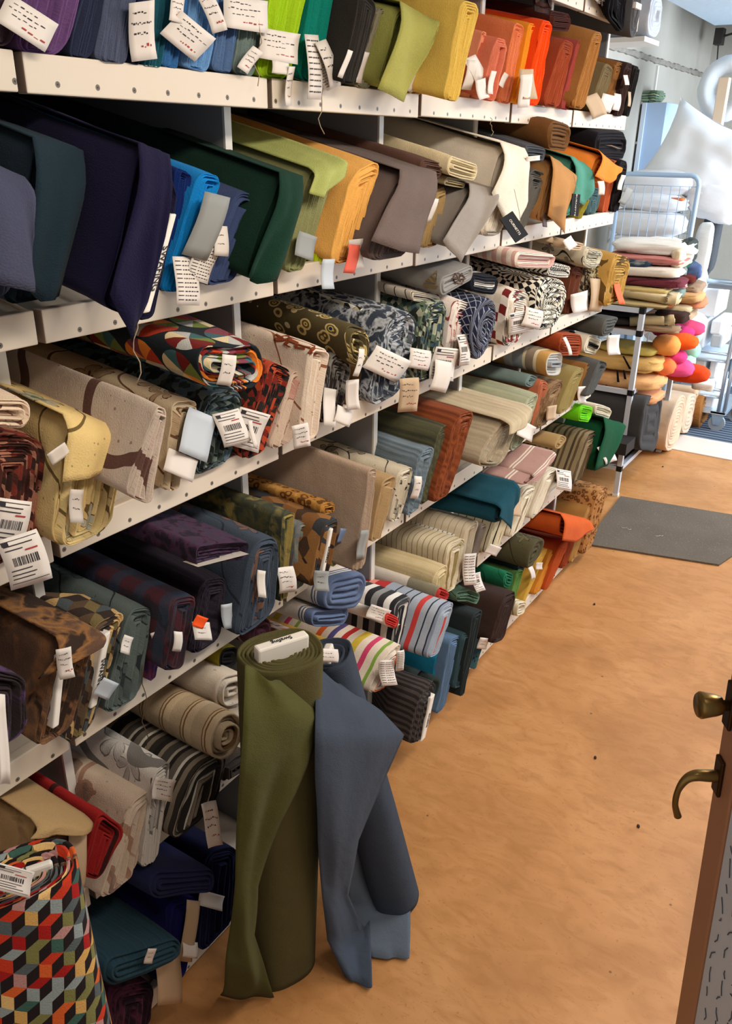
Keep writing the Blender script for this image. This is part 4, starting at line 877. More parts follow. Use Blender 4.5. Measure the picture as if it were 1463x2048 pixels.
bolt(5, Q4(932, 1050, 958, 1038, 938, 1115, 918, 1130), cl('stripe', (0, '#cfc0a6'), (0.7, '#a08f74'), (0.8, '#cfc0a6'), s=0.022), 'beige ticking bolt right of the cream one', n=4, off=0.03, tags=[(940, 1138, 26, 64, -4, 'list'), (958, 1165, 22, 36, -12, 'bar')])
bolt(5, Q4(962, 1050, 974, 1046, 950, 1120, 940, 1122), S('#8d7f74'), 'dull taupe slim bolt right of the beige ticking', n=2)
bolt(5, Q4(990, 1012, 1026, 966, 1008, 1040, 980, 1052), S('#1b4653'), 'deep teal cloth draped over the shelf lip', n=3, off=0.10, rest=False, L=0.35, amp=0.012,
     fl=([(985, 1030), (1004, 1054), (1024, 1000)], S('#1c4856')))
bolt(5, Q4(1010, 990, 1036, 978, 1004, 1070, 976, 1085), cl('stripe', (0, '#cdbf9f'), (0.5, '#2e2a26'), (0.6, '#cdbf9f'), s=0.03), 'cream and black striped bolt under the teal cloth', n=4, off=0.02, tags=[(985, 1100, 24, 20, 20, 'blank')])
bolt(5, Q4(1060, 952, 1102, 905, 1064, 966, 1034, 976), cl('stripe', (0, '#a9857c'), (0.5, '#d8cbbc'), (0.56, '#a9857c'), (0.62, '#d8cbbc'), (0.68, '#a9857c'), s=0.09), 'dusty pink bolt with white stripes draped over its neighbours', n=3, off=0.09, rest=False, L=0.4, amp=0.01,
     fl=([(1040, 966), (1062, 962), (1094, 920)], None))
bolt(5, Q4(1046, 980, 1072, 968, 1040, 1050, 1018, 1064), cl('stripe', (0, '#d8ccb4'), (0.6, '#8a7a64'), (0.7, '#d8ccb4'), s=0.03), 'cream and brown striped bolt beneath the pink one', n=4, off=0.03, cards=[(1026, 1016, 30, 30, 8, M_CARD)])
PIN = cl('stripe', (0, '#d3c6b0'), (0.75, '#a08c78'), (0.85, '#d3c6b0'), s=0.014)
bolt(5, Q4(1090, 948, 1120, 930, 1082, 1012, 1060, 1030), PIN, 'beige pinstriped layered bolt', n=5, off=0.03, tags=[(1126, 960, 26, 40, 10, 'bar')])
bolt(5, Q4(1122, 868, 1136, 876, 1118, 900, 1104, 894), S('#a5875a'), 'tan roll above the beige pinstriped bolt', rest=False, n=3, off=0.03, L=0.4)
bolt(5, Q4(1172, 872, 1196, 858, 1166, 950, 1142, 962), cl('stripe', (0, '#857356'), (0.4, '#55432f'), (0.6, '#857356'), (0.8, '#44372a'), s=0.05), 'brown wavy striped velvet bolt, fifth shelf end', n=4, off=0.04)
bolt(5, Q4(1160, 808, 1186, 814, 1178, 846, 1154, 842), S('#6fd01c'), 'vivid lime green rolled cloth at the fifth shelf end', rest=False, n=4, off=0.03, L=0.4)
bolt(5, Q4(1206, 838, 1244, 850, 1208, 935, 1180, 945), S('#10452a'), 'deep green cloth hanging down at the end of the shelves', n=3, off=0.06, over=True,
     fl=([(1180, 940), (1204, 930), (1236, 862)], S('#114a2e')), cards=[(1214, 908, 26, 34, -18, M_PAPER)])
bolt(5, Q4(1190, 806, 1222, 816, 1218, 838, 1188, 830), S('#d5c8ae'), 'cream roll lying behind the deep green cloth', rest=False, n=3, off=0.02, L=0.4)
# ================================================================== row 6
bolt(6, Q4(200, 1920, 362, 1870, 360, 1920, 214, 1978), cl('streak', '#2c4a58', '#223a46', s=0.5), 'blue-grey ribbed upholstery cloth rolled flat, bottom shelf left', rest=False, n=3, off=0.10, rnd=1.0, L=0.6,
     tags=[(300, 1912, 20, 34, 6, 'two')])
bolt(6, Q4(222, 1975, 310, 1960, 300, 2060, 210, 2080), cl('abstract', '#3d2030', '#5a2f42', '#2c1a26', s=0.9), 'maroon-purple bolt on the bottom shelf, lower left', n=4, off=0.04, over=True,
     cards=[(334, 1950, 56, 110, 0, M_CARD)])
bolt(6, Q4(300, 1740, 430, 1735, 428, 1785, 300, 1800), S('#272a4e'), 'indigo blue cloth folded on top, bottom shelf', rest=False, n=3, off=0.06, rnd=1.0, L=0.5)
bolt(6, Q4(330, 1800, 400, 1790, 380, 1890, 330, 1920), S('#1d1b60'), 'royal violet-blue bolt under the indigo cloth', n=3, off=0.02, cards=[(376, 1860, 24, 130, 2, M_CARD), (378, 1898, 30, 30, 8, M_PAPER)])
bolt(6, Q4(410, 1700, 475, 1690, 470, 1810, 400, 1850), S('#17193a'), 'midnight navy bolt beside the olive standing bolt, bottom shelf', n=4, off=0.02, tags=[(424, 1802, 46, 30, 14, 'blank')])
bolt(6, Q4(690, 1480, 760, 1440, 752, 1540, 690, 1590), S('#2f4550'), 'slate blue bolt half hidden behind the blue standing bolt', n=3, off=-0.01)
bolt(6, Q4(838, 1392, 872, 1352, 850, 1478, 812, 1492), cl('stripe', (0, '#4a423f'), (0.5, '#2d2726'), s=0.02, axis='u'), 'charcoal brown ribbed bolt between two lettered white core boards', n=4, off=0.08, over=True,
     core=((866, 1392), (846, 1480), 8, 'SWAFING', 0.010))
bolt(6, Q4(862, 1350, 886, 1352, 872, 1400, 850, 1404), S('#26312f'), 'small dark teal-black crumpled cloth on top of the charcoal ribbed bolt', rest=False, n=2, off=0.06, L=0.3, amp=0.014)
bolt(6, Q4(872, 1310, 892, 1300, 878, 1362, 862, 1380), S('#1d7798'), 'bright teal blue bolt low by the floor', n=3, off=0.02)
bolt(6, Q4(900, 1278, 922, 1268, 900, 1362, 882, 1372), S('#5f7a98'), 'light denim blue bolt, bottom shelf', n=3, off=0.05)
bolt(6, Q4(924, 1268, 944, 1262, 920, 1372, 902, 1376), S('#33484e'), 'dark teal denim bolt, bottom shelf', n=5, off=0.06, over=True)
bolt(6, Q4(944, 1228, 966, 1214, 942, 1320, 928, 1332), S('#2a3132'), 'blackish slate bolt with a pale edge', n=3, off=0.07)
bolt(6, Q4(972, 1222, 994, 1216, 974, 1268, 962, 1276), S('#45666e'), 'grey teal bolt right of the blackish slate one', n=3, off=0.04, tags=[(966, 1287, 16, 24, 4, 'two')])
bolt(6, Q4(912, 1180, 960, 1182, 955, 1205, 910, 1202), cl('floral', '#5c7a66', '#3c5246', '#d8d0c0', '#2c3a32', s=0.7), 'crumpled sage green cloth lying on the dark slate bolts', rest=False, n=3, off=0.03, L=0.3, amp=0.02)
bolt(6, Q4(1006, 1192, 1032, 1180, 1002, 1282, 978, 1288), S('#3d2c28'), 'dark coffee brown bolt standing proud of the bottom shelf', n=4, off=0.08, over=True)
bolt(6, Q4(1010, 1140, 1028, 1146, 1020, 1178, 1004, 1172), cl('floral', '#1d6a4a', '#2f8a5c', '#a8c8a8', '#12382a', s=0.5), 'shiny emerald sequined cloth on the bottom shelf', rest=False, n=3, off=0.03, L=0.35)
bolt(6, Q4(1030, 1148, 1048, 1138, 1034, 1185, 1022, 1190), S('#5f8a44'), 'leaf green bolt behind the emerald sequined cloth', n=3, off=0.02)
bolt(6, Q4(1038, 1122, 1052, 1128, 1044, 1150, 1032, 1146), S('#2c3a3e'), 'dark slate folded cloth above the leaf green bolt', rest=False, n=3, off=0.01, L=0.4)
bolt(6, Q4(1062, 1088, 1094, 1072, 1070, 1130, 1050, 1142), cl('floral', '#4c4630', '#6a6444', '#3a3426', '#2e2a20', s=1.0), 'dark olive bolt with a leaf pattern, bottom shelf', n=3, off=0.07, rest=False)
bolt(6, Q4(1078, 1110, 1096, 1094, 1068, 1160, 1058, 1166), S('#cfa244'), 'golden yellow layered bolt, bottom shelf', n=4, off=0.01, cards=[(1078, 1132, 14, 14, 0, M_PAPER), (1062, 1146, 12, 26, -16, M_PAPER)])
bolt(6, Q4(1100, 1102, 1112, 1096, 1088, 1156, 1076, 1162), S('#c9802c'), 'amber orange bolt right of the golden yellow one', n=3, off=0.01)
bolt(6, Q4(1118, 1088, 1142, 1074, 1110, 1140, 1094, 1156), S('#b24a1e'), 'burnt orange bolt, bottom shelf end', n=4, off=0.03)
bolt(6, Q4(1120, 1030, 1170, 1040, 1150, 1078, 1112, 1066), S('#c95a26'), 'orange crumpled cloth heaped over the bottom shelf end', rest=False, n=3, off=0.06, L=0.4, amp=0.02,
     fl=([(1112, 1078), (1140, 1082), (1174, 1056)], S('#cc5c28')))
bolt(6, Q4(1152, 1046, 1172, 1040, 1140, 1120, 1120, 1132), S('#8e3a1c'), 'dark rust bolt near the end of the bottom shelf', n=3, off=0.02)
bolt(6, Q4(1176, 1010, 1194, 1000, 1164, 1086, 1144, 1100), S('#a5763e'), 'tan layered bolt before the speckled last one', n=5, off=0.03)
bolt(6, Q4(1196, 980, 1218, 972, 1188, 1070, 1168, 1082), cl('leopard', '#a87442', '#6a4020', '#b5814e'), 'tan bolt with brown speckles, last on the bottom shelf', n=4, off=0.05)
bolt(6, Q4(1034, 1206, 1054, 1202, 1048, 1228, 1030, 1236), cl('stripe', (0, '#d6c8ac'), (0.6, '#8a7a60'), (0.75, '#d6c8ac'), s=0.03), 'small cream striped cloth end poking out near the floor', rest=False, n=3, off=0.04, L=0.3)
# printed black swing tags hanging from the second shelf
def swing_tag(cx, cy, w_, h_, rot, plane, label, txt, tsz):
    a = math.radians(rot); ca, sa = math.cos(a), math.sin(a)
    def P(dx, dy): return onx((cx + dx * ca - dy * sa, cy + dx * sa + dy * ca), plane)
    tl, tr, br, bl = P(-w_/2, -h_/2), P(w_/2, -h_/2), P(w_/2, h_/2), P(-w_/2, h_/2)
    r = root('swing_tag', (tl + br) / 2, label, 'tag', 'black printed swing tags')
    m = MB(); d = Vector((0.002, 0, 0)); m.hexa([bl - d, br - d, tr - d, tl - d, bl, br, tr, tl]); c_ = m.build('card', M_BLACKCARD, r)
    lettering(c_, txt, (tl + br + tr + bl) / 4 + Vector((0.0008, 0, 0)), (tr - tl) + (br - bl), (tl - bl), tsz, M_PAPER)
    top = (tl + tr) / 2
    m = MB(); m.tube([top, top + Vector((-0.01, 0.005, 0.03)), top + Vector((-0.03, 0.01, 0.08))], 0.0008, 5); m.build('string', M_THREAD, r, True)
swing_tag(1028, 454, 56, 30, 56, -0.885, 'black tag printed OURNETTS hanging below the cream white bolt', 'OURNETTS', 0.0165)
swing_tag(1150, 410, 44, 16, 96, -0.875, 'narrow black printed tag hanging below the sea green bolt', 'BURNETTS', 0.0125)
# ------------------------------------------------------------------ standing bolts
def standing(name, label, base, top, rx, ry, ang, mat, n=7, squeeze=None, seed=0.0, bulge=0.006, core=None, group=None, hole=False):
    base = Vector(base); top = Vector(top); ax = (top - base); H = ax.length; az = ax.normalized()
    r = root(name, base, label, 'fabric bolt', group)
    ex = Vector((math.cos(ang), math.sin(ang), 0)); ex = (ex - az * ex.dot(az)).normalized(); ey = az.cross(ex)
    N_ = 48; vs_ = []; uv = []; fs = []; rings = []
    for t in (0, 0.02, 0.12, 0.25, 0.4, 0.55, 0.7, 0.85, 0.96, 0.99): rings.append((1.0 + (squeeze(t) if squeeze else 0), 0, t * H, t))
    for k in range(n):
        s_ = 1 - k / n * 0.92; d = 1 / n
        j = random.uniform(-0.003, 0.003) - 0.012 * (k / n)
        rings += [(s_ - d * 0.05, 0, H + j, 1), (s_ - d * 0.6, 0, H + j, 1), (s_ - d * 0.85, 0, H + j - 0.010, 1)]
    for s_, _, h, t in rings:
        per = 0; prev = None
        for i in range(N_):
            th = 2 * math.pi * i / N_
            nx = noise.noise(Vector((math.cos(th) * 1.4 + seed, math.sin(th) * 1.4, t * 2.5)))
            k = s_ + (bulge * 8 * nx)
            e = 0.85
            cx = math.copysign(abs(math.cos(th)) ** e, math.cos(th)); cy = math.copysign(abs(math.sin(th)) ** e, math.sin(th))
            dx, dy = rx * k * cx, ry * k * cy
            if prev: per += math.hypot(dx - prev[0], dy - prev[1])
            prev = (dx, dy)
            vs_.append(base + az * h + ex * dx + ey * dy); uv.append((per, h if t < 1 else H + (1 - s_) * 0.1))
    for r_ in range(len(rings) - 1):
        for i in range(N_): fs.append((r_ * N_ + i, r_ * N_ + (i + 1) % N_, (r_ + 1) * N_ + (i + 1) % N_, (r_ + 1) * N_ + i))
    fs.append(tuple(range(N_))[::-1]); fs.append(tuple((len(rings) - 1) * N_ + i for i in range(N_)))
    # UV swapped so patterns stand upright: u round, v up
    mk('wound_cloth', vs_, fs, mat, r, uv)
    if core:
        cl_, cw, ch, ct = core
        m = MB(); z0 = H - 0.10; z1 = H + ch
        def pt(a, b, z): return base + az * z + ex * a + ey * b
        m.hexa([pt(-cl_, -cw, z0), pt(cl_, -cw, z0), pt(cl_, cw, z0), pt(-cl_, cw, z0), pt(-cl_, -cw, z1), pt(cl_, -cw, z1), pt(cl_, cw, z1), pt(-cl_, cw, z1)])
        o = m.build('core_board', M_BOARD, r, bevel=0.004)
        if ct: lettering(o, ct, pt(0, 0, z1 + 0.0008), -ex, -ey, cw * 1.25)
    return r, (base, az, ex, ey, H)
SG = 'bolts of cloth standing upright on the floor'
OL = S('#554f2e')
o_base = onz((562, 1925)); o_top = ony((563, 1300), 1.0)
R1, F1 = standing('standing_bolt', 'tall olive green bolt standing before the shelves, white core board on top', (o_base.x, o_base.y, 0.003), (o_top.x, o_top.y, o_top.z), 0.078, 0.064, 1.15, OL, 9,
                  seed=3.1, core=(0.052, 0.011, 0.022, 'Swafing'), group=SG)
print('olive', o_base, o_top)
b_base = onz((790, 1795)); b_top = Vector((-0.865, 1.185, 0.80))
p_ = ony((655, 1308), 1.17); print('blue', b_base, p_)
BL = S('#3b4350')
R2, F2 = standing('standing_bolt', 'slate blue bolt standing slanted right of the olive one, its cloth draped open', (b_base.x, b_base.y, 0.003), (p_.x, p_.y, p_.z), 0.052, 0.050, 1.9, BL, 6,
                  seed=8.3, squeeze=lambda t: 0.15 * (1 - t), core=(0.022, 0.009, 0.012, None), group=SG)
tg = paper_tag(R2, 654, 1311, 42, 26, 2, p_.x + 0.045, 'two')
# cloths hanging open from the standing bolts; every row: left pixel, right pixel, x of the hanging plane (None = lies on the floor)
def drape(parent, rows, mat, name='loose_end', nu=14, sub=4, seed=0.0, amp=0.010, curl=0.02, th=0.002):
    def P(p, x): return onz(p, 0.006) if x is None else onx(p, x)
    L_ = []
    for (l, r_, x) in rows: L_.append((P(l, x), P(r_, x), x is None))
    full = []
    for i in range(len(L_) - 1):
        for k in range(sub):
            t = k / sub; full.append((L_[i][0].lerp(L_[i + 1][0], t), L_[i][1].lerp(L_[i + 1][1], t)))
    full.append(L_[-1][:2])
    vs_ = []; uv = []; fs = []
    v = 0
    for j, (a, b) in enumerate(full):
        if j: v += (a - full[j - 1][0]).length
        for i in range(nu + 1):
            t = i / nu; p = a.lerp(b, t)
            nz = noise.noise(Vector((t * 2.6 + seed, v * 4, seed)))
            p = p + Vector((0.8, -0.5, 0)).normalized() * (nz * amp * 2 + curl * math.sin(t * math.pi))
            p.z = max(p.z, 0.005 + 0.004 * (nz + 1))
            vs_.append(p); uv.append((t * (b - a).length, v))
    n_ = nu + 1
    for j in range(len(full) - 1):
        for i in range(nu): fs.append((j * n_ + i, j * n_ + i + 1, (j + 1) * n_ + i + 1, (j + 1) * n_ + i))
    o = mk(name, vs_, fs, mat, parent, uv); solid_sheet(o, th); return o
drape(R1, [((490, 1330), (560, 1362), -0.765), ((484, 1420), (644, 1432), -0.745), ((478, 1520), (612, 1520), -0.745), ((474, 1640), (560, 1640), -0.76), ((470, 1760), (515, 1770), -0.78),
           ((462, 1860), (508, 1870), -0.80), ((452, 1930), (530, 1935), -0.81), ((440, 1990), (545, 1990), None)], S('#4f4e26'), seed=2.0, curl=0.012)
drape(R2, [((632, 1335), (690, 1372), -0.79), ((630, 1400), (760, 1420), -0.75), ((630, 1470), (806, 1468), -0.72), ((630, 1560), (766, 1560), -0.72), ((634, 1680), (716, 1680), -0.73),
           ((644, 1790), (696, 1790), -0.74), ((654, 1880), (735, 1880), -0.745), ((690, 1955), (738, 1966), None)], S('#424a57'), seed=5.0, curl=0.012)
drape(R2, [((706, 1600), (744, 1590), -0.80), ((690, 1740), (780, 1740), -0.79), ((700, 1830), (815, 1815), None), ((745, 1918), (816, 1915), None)], S('#5b6470'), seed=9.0, curl=0.006)
# the tumbling block bolt in the lower left corner
CUBE = cl('cubes', '#241c1c', '#c33a22', '#a31f1c', '#e0b878', '#8f9a98', '#565f60', '#7c7a48', '#d2602c', '#b58680', '#3e5f54', '#cfa25c', s=0.0165)
c_top = onz((28, 1750), 0.78)
print('cube', c_top)
R3, F3 = standing('standing_bolt', 'large bolt of red, cream and grey tumbling blocks, lower left corner', (c_top.x + 0.025, c_top.y - 0.02, 0.003), (c_top.x, c_top.y, 0.78), 0.082, 0.055, 1.05, CUBE, 9,
                  seed=1.3, squeeze=lambda t: 0.35 * (1 - t), core=(0.05, 0.006, 0.004, 'SWAFING'), group=SG)
pt_ = onz((25, 1762), 0.79)
paper_tag(R3, 28, 1762, 82, 52, 16, c_top.x + 0.06, 'bar')
# ------------------------------------------------------------------ aluminium display rack beyond the shelves
M_ALU = plain('brushed_aluminium', '#c9ced6', 0.4, 0.25)
M_JOINT = plain('black_plastic_joint', '#151517', 0.4)
M_RACKB = plain('brown_shelf_panel', '#7a5138', 0.6, 0, 0.15, 4)
M_CHROME = plain('chrome_tube', '#b9c6d2', 0.3, 0.7)
PX, PY = -1.08, 4.17; XB, YB = -1.72, 5.02
rk = root('display_rack', ((PX + XB) / 2, (PY + YB) / 2, 0), 'aluminium rack with black corner joints at the end of the shelving, stacked with cloth', 'rack')
LV = (0.155, 0.565, 0.865, 0.975)
for (x, y) in ((PX, PY), (XB, PY), (PX, YB), (XB, YB)):
    m = MB(); m.box((x - 0.013, y - 0.013, 0.012), (x + 0.013, y + 0.013, 0.985)); p = m.build('post', M_ALU, rk, bevel=0.002)
    m = MB(); m.box((x - 0.015, y - 0.015, 0.0), (x + 0.015, y + 0.015, 0.014)); m.build('foot_cap', M_WHITEEDGE, p)
    for z in LV:
        m = MB(); m.box((x - 0.0145, y - 0.0145, z - 0.015), (x + 0.0145, y + 0.0145, z + 0.015)); m.build('joint', M_JOINT, p, bevel=0.002)
for z in LV:
    for y in (PY, YB):
        m = MB(); m.box((XB + 0.015, y - 0.011, z - 0.012), (PX - 0.015, y + 0.011, z + 0.012)); m.build('cross_bar', M_ALU, rk)
    for x in (PX, XB):
        m = MB(); m.box((x - 0.011, PY + 0.015, z - 0.012), (x + 0.011, YB - 0.015, z + 0.012)); m.build('cross_bar', M_ALU, rk)
    m = MB(); m.box((XB + 0.012, PY + 0.012, z - 0.008), (PX - 0.012, YB - 0.012, z + 0.006)); m.build('shelf_panel', M_RACKB, rk)
# folded lengths heaped on top
random.seed(21)
def fold(px, py, y, size, mat, label, rot=0.0, tilt=0.0, amp=0.16, e=0.55, name='folded_fabric', cat='folded fabric', group='folded lengths heaped on the display rack', seed=None, layers=0):
    c = ony((px, py), y)
    s_ = seed if seed is not None else random.uniform(0, 50)
    if not layers:
        o = blob(name, c, size, mat, None, rot, amp, 2.6, e, s_, loc=c); return tag(o, label, cat, group)
    hx, hz = size[0] / 2, size[2] / 2
    R_ = Matrix.Rotation(rot, 3, 'Z') @ Matrix.Rotation(tilt, 3, 'Y')
    q = [c + R_ @ Vector(v) for v in ((hx, -size[1] / 2, hz), (hx, size[1] / 2, hz), (hx, size[1] / 2, -hz), (hx, -size[1] / 2, -hz))]
    o = bolt_mesh(q, mat, None, layers, size[0], tilt, None, 0.95, 0.012, s_, name, 0.010, 0.014, loc=c)
    return tag(o, label, cat, group)
F = fold
F(1308, 492, 4.55, (0.40, 0.36, 0.07), S('#e8e2d8'), 'white crumpled cotton cloth lying topmost on the rack', 0.2, 0, 0.2, 0.6)
F(1372, 505, 4.62, (0.07, 0.30, 0.13), S('#3b3f3c'), 'dark grey-green cloth edge behind the white cotton, top of the rack', 0.0)
F(1365, 512, 4.50, (0.06, 0.30, 0.10), S('#e2cfae'), 'cream folded edge at the right of the white cotton', 0.0)
F(1292, 515, 4.45, (0.40, 0.30, 0.04), S('#c07a72'), 'old rose folded cloth under the white cotton', 0.1)
F(1275, 525, 4.38, (0.16, 0.22, 0.05), cl('abstract', '#dcd8ce', '#2c3a48', s=0.7), 'white cloth with dark blue line drawing at the left of the rack heap', 0.2)
F(1290, 540, 4.36, (0.36, 0.22, 0.05), S('#e0d2c2'), 'off-white thick roll slanting up under the rose cloth', 0.1, -0.25, 0.1)
F(1298, 560, 4.36, (0.36, 0.22, 0.045), cl('floral', '#6a3038', '#8d4a50', '#4a1f26', '#4a1f26', s=0.6), 'wine red patterned folded cloth on the rack', 0.1, -0.22, 0.12)
F(1340, 538, 4.55, (0.14, 0.20, 0.05), S('#7d8480'), 'grey-green crumpled cloth on the rack', 0.5)
F(1358, 532, 4.62, (0.12, 0.22, 0.06), S('#1f5a42'), 'dark green folded cloth on the rack', 0.0)
F(1378, 540, 4.66, (0.10, 0.22, 0.08), S('#4d5f86'), 'denim blue crumpled cloth at the right of the rack heap', 0.4)
F(1362, 555, 4.55, (0.14, 0.22, 0.04), S('#5c2018'), 'maroon folded cloth under the denim one', 0.2, -0.2)
F(1318, 572, 4.40, (0.18, 0.20, 0.035), S('#c98a84'), 'dusty pink rolled cloth on the rack', 0.2, -0.25)
F(1342, 566, 4.45, (0.14, 0.20, 0.03), S('#d29a90'), 'second, paler pink roll slanting beside the dusty pink one', 0.4, -0.4)
F(1340, 582, 4.42, (0.14, 0.22, 0.05), S('#77867e'), 'sage grey folded cloth in the middle of the rack heap', 0.2, -0.3)
F(1374, 572, 4.62, (0.16, 0.30, 0.05), S('#9a8068'), 'light brown folded cloth at the right of the rack heap', 0.1, -0.05)
F(1358, 590, 4.52, (0.24, 0.26, 0.05), S('#c99c6a'), 'honey tan folded cloth on the rack', 0.1, -0.2)
F(1300, 590, 4.28, (0.26, 0.16, 0.05), S('#d9c49a'), 'cream coiled roll on the rack, in front', 0.15, 0.05, 0.06, layers=4)
F(1290, 578, 4.30, (0.24, 0.16, 0.03), S('#c7ad70'), 'yellow-beige folded cloth above the cream coiled roll', 0.1)
F(1368, 602, 4.58, (0.22, 0.28, 0.045), S('#cc7f5a'), 'terracotta pink folded cloth on the rack', 0.1, -0.15)
F(1275, 606, 4.25, (0.30, 0.16, 0.02), S('#b29c6c'), 'flat khaki beige cloth under the cream coiled roll', 0.0)
F(1345, 612, 4.48, (0.20, 0.20, 0.045), S('#dcc8a0'), 'pale cream folded roll low on the rack heap', 0.15, -0.1, 0.06)
F(1318, 606, 4.32, (0.14, 0.18, 0.03), S('#a8502c'), 'rust folded cloth in front, low on the rack heap', 0.1)
F(1300, 640, 4.28, (0.22, 0.16, 0.05), S('#cfb98c'), 'beige layered cloth just above the rack shelf', 0.3, -0.15, 0.1, layers=3)
F(1345, 630, 4.42, (0.16, 0.22, 0.06), S('#3a2620'), 'dark brown folded cloth above the rack shelf', 0.1, -0.1)
F(1366, 626, 4.52, (0.12, 0.24, 0.04), S('#b59c7c'), 'light taupe folded cloth at the right above the rack shelf', 0.1)
F(1318, 655, 4.30, (0.20, 0.16, 0.03), S('#9c7f62'), 'grey-brown cloth lying flat on the rack shelf', 0.2, -0.1)
for z, c_, l_ in ((0.905, '#37322f', 'charcoal cloth filling the slot under the rack top'), (0.945, '#15161c', 'black cloth filling the slot just under the rack top')):
    o = blob('folded_fabric', (-1.40, 4.34, z - 0.008), (0.5, 0.26, 0.038), S(c_), None, 0, 0.1, 2.5, 0.4, z * 9, loc=(-1.4, 4.34, z)); tag(o, l_, 'folded fabric', 'folded lengths heaped on the display rack')
# duvets, cushions and rolls on the middle shelf
F = lambda *a, **k: fold(*a, **{**dict(group='soft rolls and cushions on the rack middle shelf'), **k})
F(1236, 782, 4.36, (0.46, 0.28, 0.060), S('#dfa070'), 'peach padded throw, lowest of the tied stack on the rack', 0.0, 0, 0.12, 0.6, cat='throw', name='padded_throw')
F(1236, 752, 4.36, (0.48, 0.28, 0.085), S('#e3ad74'), 'peach padded throw tied with a dark ribbon, middle of the stack', 0.0, 0, 0.12, 0.62, cat='throw', name='padded_throw')
F(1236, 716, 4.36, (0.48, 0.28, 0.085), S('#dcb06a'), 'honey yellow padded throw, upper of the tied stack', 0.0, 0, 0.14, 0.62, cat='throw', name='padded_throw')
F(1262, 694, 4.38, (0.30, 0.24, 0.04), S('#c9b05a'), 'yellow ochre cushion flattened on the tied stack', 0.0, 0, 0.1, 0.5, cat='cushion', name='cushion')
for (a, b, l_) in (((1246, 712), (1260, 738), 'dark ribbon end on the honey yellow throw'), ((1234, 740), (1236, 764), 'dark ribbon end on the middle peach throw, left one'), ((1247, 740), (1250, 758), 'dark ribbon end on the middle peach throw, right one'), ((1212, 770), (1214, 784), 'short dark ribbon end on the lowest peach throw')):
    p0, p1 = ony(a, 4.205), ony(b, 4.205); m = MB()
    m.hexa([(p1.x - 0.006, 4.20, p1.z), (p1.x + 0.006, 4.20, p1.z), (p1.x + 0.006, 4.205, p1.z), (p1.x - 0.006, 4.205, p1.z), (p0.x - 0.004, 4.20, p0.z), (p0.x + 0.004, 4.20, p0.z), (p0.x + 0.004, 4.205, p0.z), (p0.x - 0.004, 4.205, p0.z)])
    tag(m.build('ribbon_tie', S('#1c1718'), loc=p0), l_, 'ribbon', 'ribbon ends on the padded throws')
cu = [((1366, 655), 4.70, (0.22, 0.20, 0.08), '#d8486e', 'rose pink cushion, topmost in the rack'), ((1345, 662), 4.60, (0.22, 0.16, 0.07), '#cf3a78', 'magenta pink cushion under the rack shelf'),
      ((1358, 682), 4.52, (0.19, 0.16, 0.08), '#f06020', 'bright orange rolled cushion in the rack'), ((1332, 690), 4.42, (0.14, 0.18, 0.10), '#ee9a50', 'apricot cushion beside the bright orange one'),
      ((1344, 712), 4.50, (0.15, 0.16, 0.07), '#e0407c', 'hot pink small cushion in the middle of the rack'), ((1352, 735), 4.52, (0.18, 0.18, 0.09), '#e8568c', 'large bubblegum pink cushion in the rack'),
      ((1326, 730), 4.44, (0.13, 0.16, 0.10), '#ef7c48', 'coral orange cushion left of the bubblegum pink one'),
      ((1382, 668), 4.85, (0.12, 0.16, 0.11), '#a8d4be', 'mint green cushion at the top right of the rack'), ((1380, 700), 4.85, (0.11, 0.16, 0.09), '#9ecdb6', 'mint green cushion, second down'),
      ((1372, 722), 4.80, (0.10, 0.16, 0.08), '#abd6c2', 'mint green cushion, lowest of the mint ones')]
for p, y, s_, c_, l_ in cu:
    F(p[0], p[1], y, s_, cloth('solid', c_, wr=1.0), l_, 0.2, 0, 0.08, 0.85, cat='cushion', name='cushion')
F(1372, 745, 4.62, (0.24, 0.14, 0.10), S('#d9481c'), 'round red-orange bolster with frayed end on the rack', 0.1, 0, 0.05, 0.8, cat='cushion', name='bolster')
# rolls on the low shelf
G6 = 'rolls on the low shelf of the display rack'
def roll(x, q, mat, label, n, L=0.5, rnd=1.0, **k):
    Q = [onx(p, x) for p in q]
    b = (Q[2] + Q[3]) / 2 + Vector((-L / 2, 0, 0))
    o = bolt_mesh(Q, mat, None, n, L, 0, None, rnd, k.get('amp', 0.004), random.uniform(0, 9), k.get('name', 'fabric_roll'), 0.006, 0.004, loc=b)
    return tag(o, label, 'fabric roll', G6)
roll(-1.0, Q4(1290, 795, 1326, 786, 1312, 905, 1276, 900), S('#42403f'), 'charcoal grey felt draped on the low rack shelf', 3, 0.6, 0.5)
roll(-1.02, Q4(1352, 792, 1378, 790, 1352, 900, 1322, 905), S('#d3b394'), 'large beige wadding roll with a spiral end', 9, 0.6)
roll(-1.02, Q4(1376, 790, 1396, 785, 1380, 866, 1358, 868), S('#cfb398'), 'second beige wadding roll, behind the spiral one', 5, 0.55)
roll(-1.02, Q4(1392, 772, 1404, 776, 1396, 830, 1388, 858), S('#d6b898'), 'cream wadding roll with a rounded top behind the beige ones', 3, 0.5)
roll(-0.98, Q4(1404, 790, 1424, 786, 1410, 858, 1394, 862), cl('streak', '#a5703c', '#7d4e28', s=0.7), 'tan layered roll, farthest on the low rack shelf', 5, 0.5)
o = blob('folded_fabric', ony((1405, 768), 4.9), (0.12, 0.14, 0.05), S('#e3ddd2'), None, 0.2, 0.1, 2, 0.4, 2, loc=ony((1405, 768), 4.9)); tag(o, 'small white folded cloth on top of the tan layered roll', 'folded fabric')
